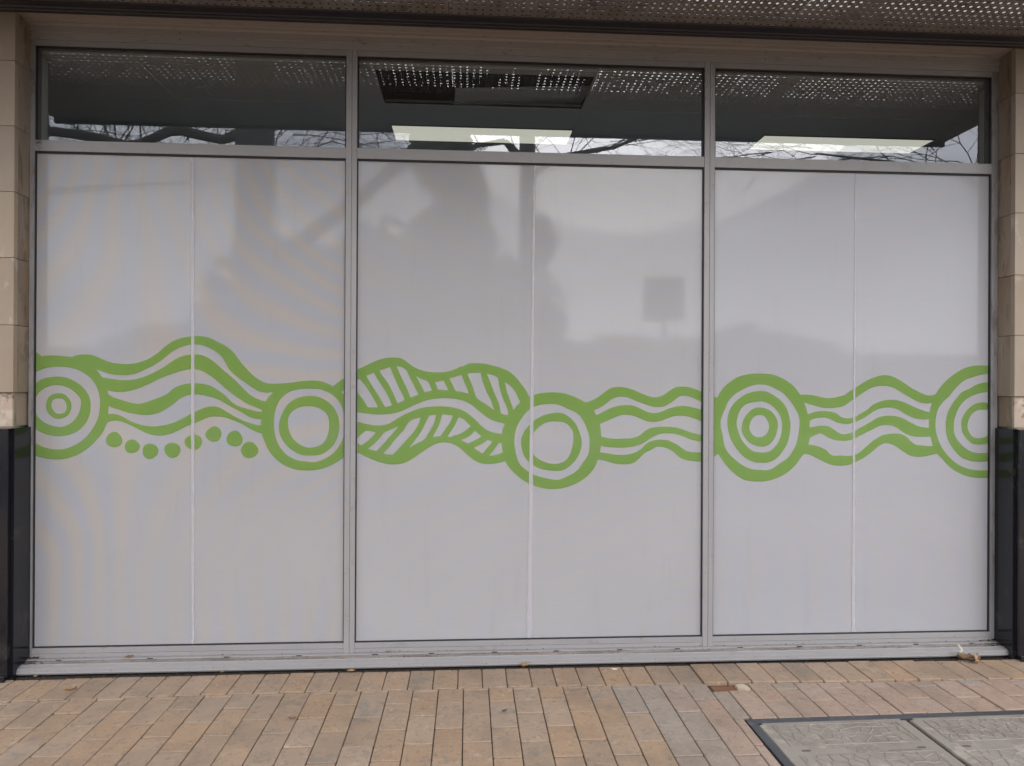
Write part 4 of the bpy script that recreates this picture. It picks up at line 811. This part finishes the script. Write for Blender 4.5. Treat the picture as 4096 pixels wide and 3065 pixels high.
bare_tree((.92, Y2, -.02), [([(.92, Y2, -.02), (.91, Y2, 3.0), (.90, Y2, 4.9), (.55, Y2, 5.25), (.0, Y2, 5.15)], [.11, .10, .085, .05, .03]), ([(.91, Y2, 4.7), (1.5, Y2, 5.05), (2.3, Y2, 5.2), (3.0, Y2, 5.5)], [.05, .04, .03, .02])],
    47, 'slender bare plane tree between pole and sign', [((1.3, Y2, 4.9), (.8, 0, .4), 1.0, .03, 5), ((.9, Y2, 4.8), (-.6, .2, .7), .9, .03, 5), ((.5, Y2, 5.2), (-.8, 0, 0), .9, .028, 5), ((2.0, Y2, 5.1), (.9, .3, .3), 1.1, .03, 5), ((.1, Y2, 5.2), (-.9, .1, .2), .8, .025, 5), ((2.6, Y2, 5.3), (.7, .1, .1), 1.0, .025, 5), ((1.6, Y2, 5.1), (.2, .1, .8), .8, .025, 5)])
Y3 = -7.0
bare_tree((9.4, Y3, -.02), [([(9.4, Y3, -.02), (9.35, Y3, 2.6), (9.0, Y3, 4.0), (7.8, Y3, 4.75), (6.6, Y3, 4.95), (5.4, Y3, 5.05)], [.18, .15, .09, .032, .022, .014])],
    53, 'spreading bare plane tree at the right end of the street', [((7.6, Y3, 4.75), (-.8, 0, .5), 1.0, .03, 5), ((6.6, Y3, 4.95), (-.5, .2, .7), 1.0, .03, 5), ((5.4, Y3, 5.0), (-.9, .1, .05), 1.0, .03, 5), ((7.2, Y3, 4.85), (-.2, -.1, 1), .9, .025, 5), ((6.0, Y3, 5.0), (-.9, -.1, -.15), 1.0, .028, 5), ((4.7, Y3, 5.05), (-.9, .1, .1), .9, .025, 5), ((8.2, Y3, 4.5), (-.4, .1, .9), 1.0, .03, 5)])
Y4 = -9.2
bare_tree((-9.0, Y4, -.02), [([(-9.0, Y4, -.02), (-9.0, Y4, 2.6), (-8.6, Y4, 4.2), (-7.6, Y4, 4.75), (-6.2, Y4, 4.9), (-4.9, Y4, 5.0), (-3.8, Y4, 5.1)], [.17, .15, .10, .05, .035, .025, .015])],
    61, 'thin many branched bare tree behind the large plane tree', [((-6.2+dx, Y4, z), (dx*.5, 0, 1), 1.1, .03, 5) for dx, z in ((-1.2, 4.7), (-.6, 4.9), (0, 4.8), (.6, 4.8), (1.2, 4.9), (1.8, 4.9), (2.4, 5.0))])
def leafy(name, base, blobs, n, size, label, trunk_h, seed):
    t = thing(name, label, 'tree', base); g = random.Random(seed)
    obj('trunk', tubes([(Vector((0, 0, 0)), Vector((.1, 0, trunk_h)), .28, .16)], 8), M['bark'], t)
    V = []; F = []
    for i in range(n):
        c_, rx, rz = g.choice(blobs); a, b = g.uniform(0, 6.283), math.acos(g.uniform(-1, 1)); rr = g.random()**.62*1.12
        p = Vector(c_)+Vector((math.cos(a)*math.sin(b)*rx, math.sin(a)*math.sin(b)*rx*.9, math.cos(b)*rz))*rr
        nrm = Vector((g.gauss(0, 1), g.gauss(0, 1), g.gauss(0, 1))).normalized(); q = nrm.orthogonal().normalized(); s = nrm.cross(q); z = size*g.uniform(.5, 1.3); k = len(V)
        for m1, m2 in ((-1, -.5), (0, -.9), (1, -.4), (.8, .6), (-.5, .8)): V.append(tuple(p+q*m1*z+s*m2*z))
        F.append((k, k+1, k+2, k+3, k+4))
    obj('crown', (V, [], F), M['leafg'], t)
leafy('evergreen_tree', (-4.6, -26, -.15), [((-3.0, 0, 4.4), 3.2, 2.9), ((1.5, 0, 5.2), 3.0, 3.0), ((4.2, 0, 4.9), 2.5, 3.2), ((4.3, 0, 9.2), .95, 1.7), ((3.4, 0, 11.3), 1.1, 1.6), ((3.9, 0, 7.8), 1.5, 1.2)], 12000, .24, 'broad dark evergreen tree across the road', 5, 3)
leafy('evergreen_shrub', (3.1, -25, -.15), [((0, 0, 3.0), 1.0, 2.8), ((-1.0, 0, 3.6), 1.0, 3.0), ((-.2, 0, 7.4), .55, 1.0)], 2600, .18, 'upright dark evergreen shrub across the road', 2, 4)
for bx, by, sc, lb, sd in ((9, -36, 1.0, 'low dark evergreen tree beyond the sign across the road', 8), (16.5, -37, 1.15, 'wide low evergreen tree far right across the road', 9), (-13, -35, 1.2, 'low rounded evergreen tree far left across the road', 10)):
    leafy('evergreen_tree', (bx, by, -.15), [((0, 0, 2.6*sc), 3.0*sc, 1.7*sc), ((3.0, 0, 2.3*sc), 2.6*sc, 1.5*sc), ((-3.2, 0, 2.2*sc), 2.6*sc, 1.5*sc)], 3500, .26, lb, 2.4, sd)
pl = thing('canopy_post', 'thick dark steel post at the kerb behind the viewer', 'post', (.815, -6.3, -.02))
obj('shaft', tubes([(Vector((0, 0, 0)), Vector((0, 0, 6.6)), .112, .112)], 16), M['steel'], pl, smooth=True); bobj('base_plate', (-.2, .2, -.2, .2, 0, .02), M['steel'], pl, .003)
sg = thing('road_sign', 'square road sign on a thin post seen from behind', 'sign', (3.86, -10.04, -.02))
bobj('sign_panel', (-.41, .41, -.012, .012, 2.70, 3.58), M['signback'], sg, .006); obj('post', tubes([(Vector((0, -.03, 0)), Vector((0, -.03, 3.5)), .045, .045)], 10), M['signback'], sg)
for z in (2.9, 3.35): bobj('bracket', (-.3, .3, .014, .04, z-.02, z+.02), M['steel'], sg)
fb = thing('brick_building', 'long low brick building with a metal roof across the road', 'building', (6, -42, -.15))
bobj('wall', (-34, 30, -8, 0, 0, 3.3), M['brick'], fb); bobj('roof', (-34.6, 30.6, -8.6, .5, 3.3, 3.7), M['farroof'], fb)
for x in range(-31, 29, 5):
    fw = bobj('window', (x, x+2.2, .002, .05, 1.0, 2.6), M['farwin'], fb)
    bobj('sill', (x-.1, x+2.3, .051, .12, .92, 1.0), M['concrete'], fw)
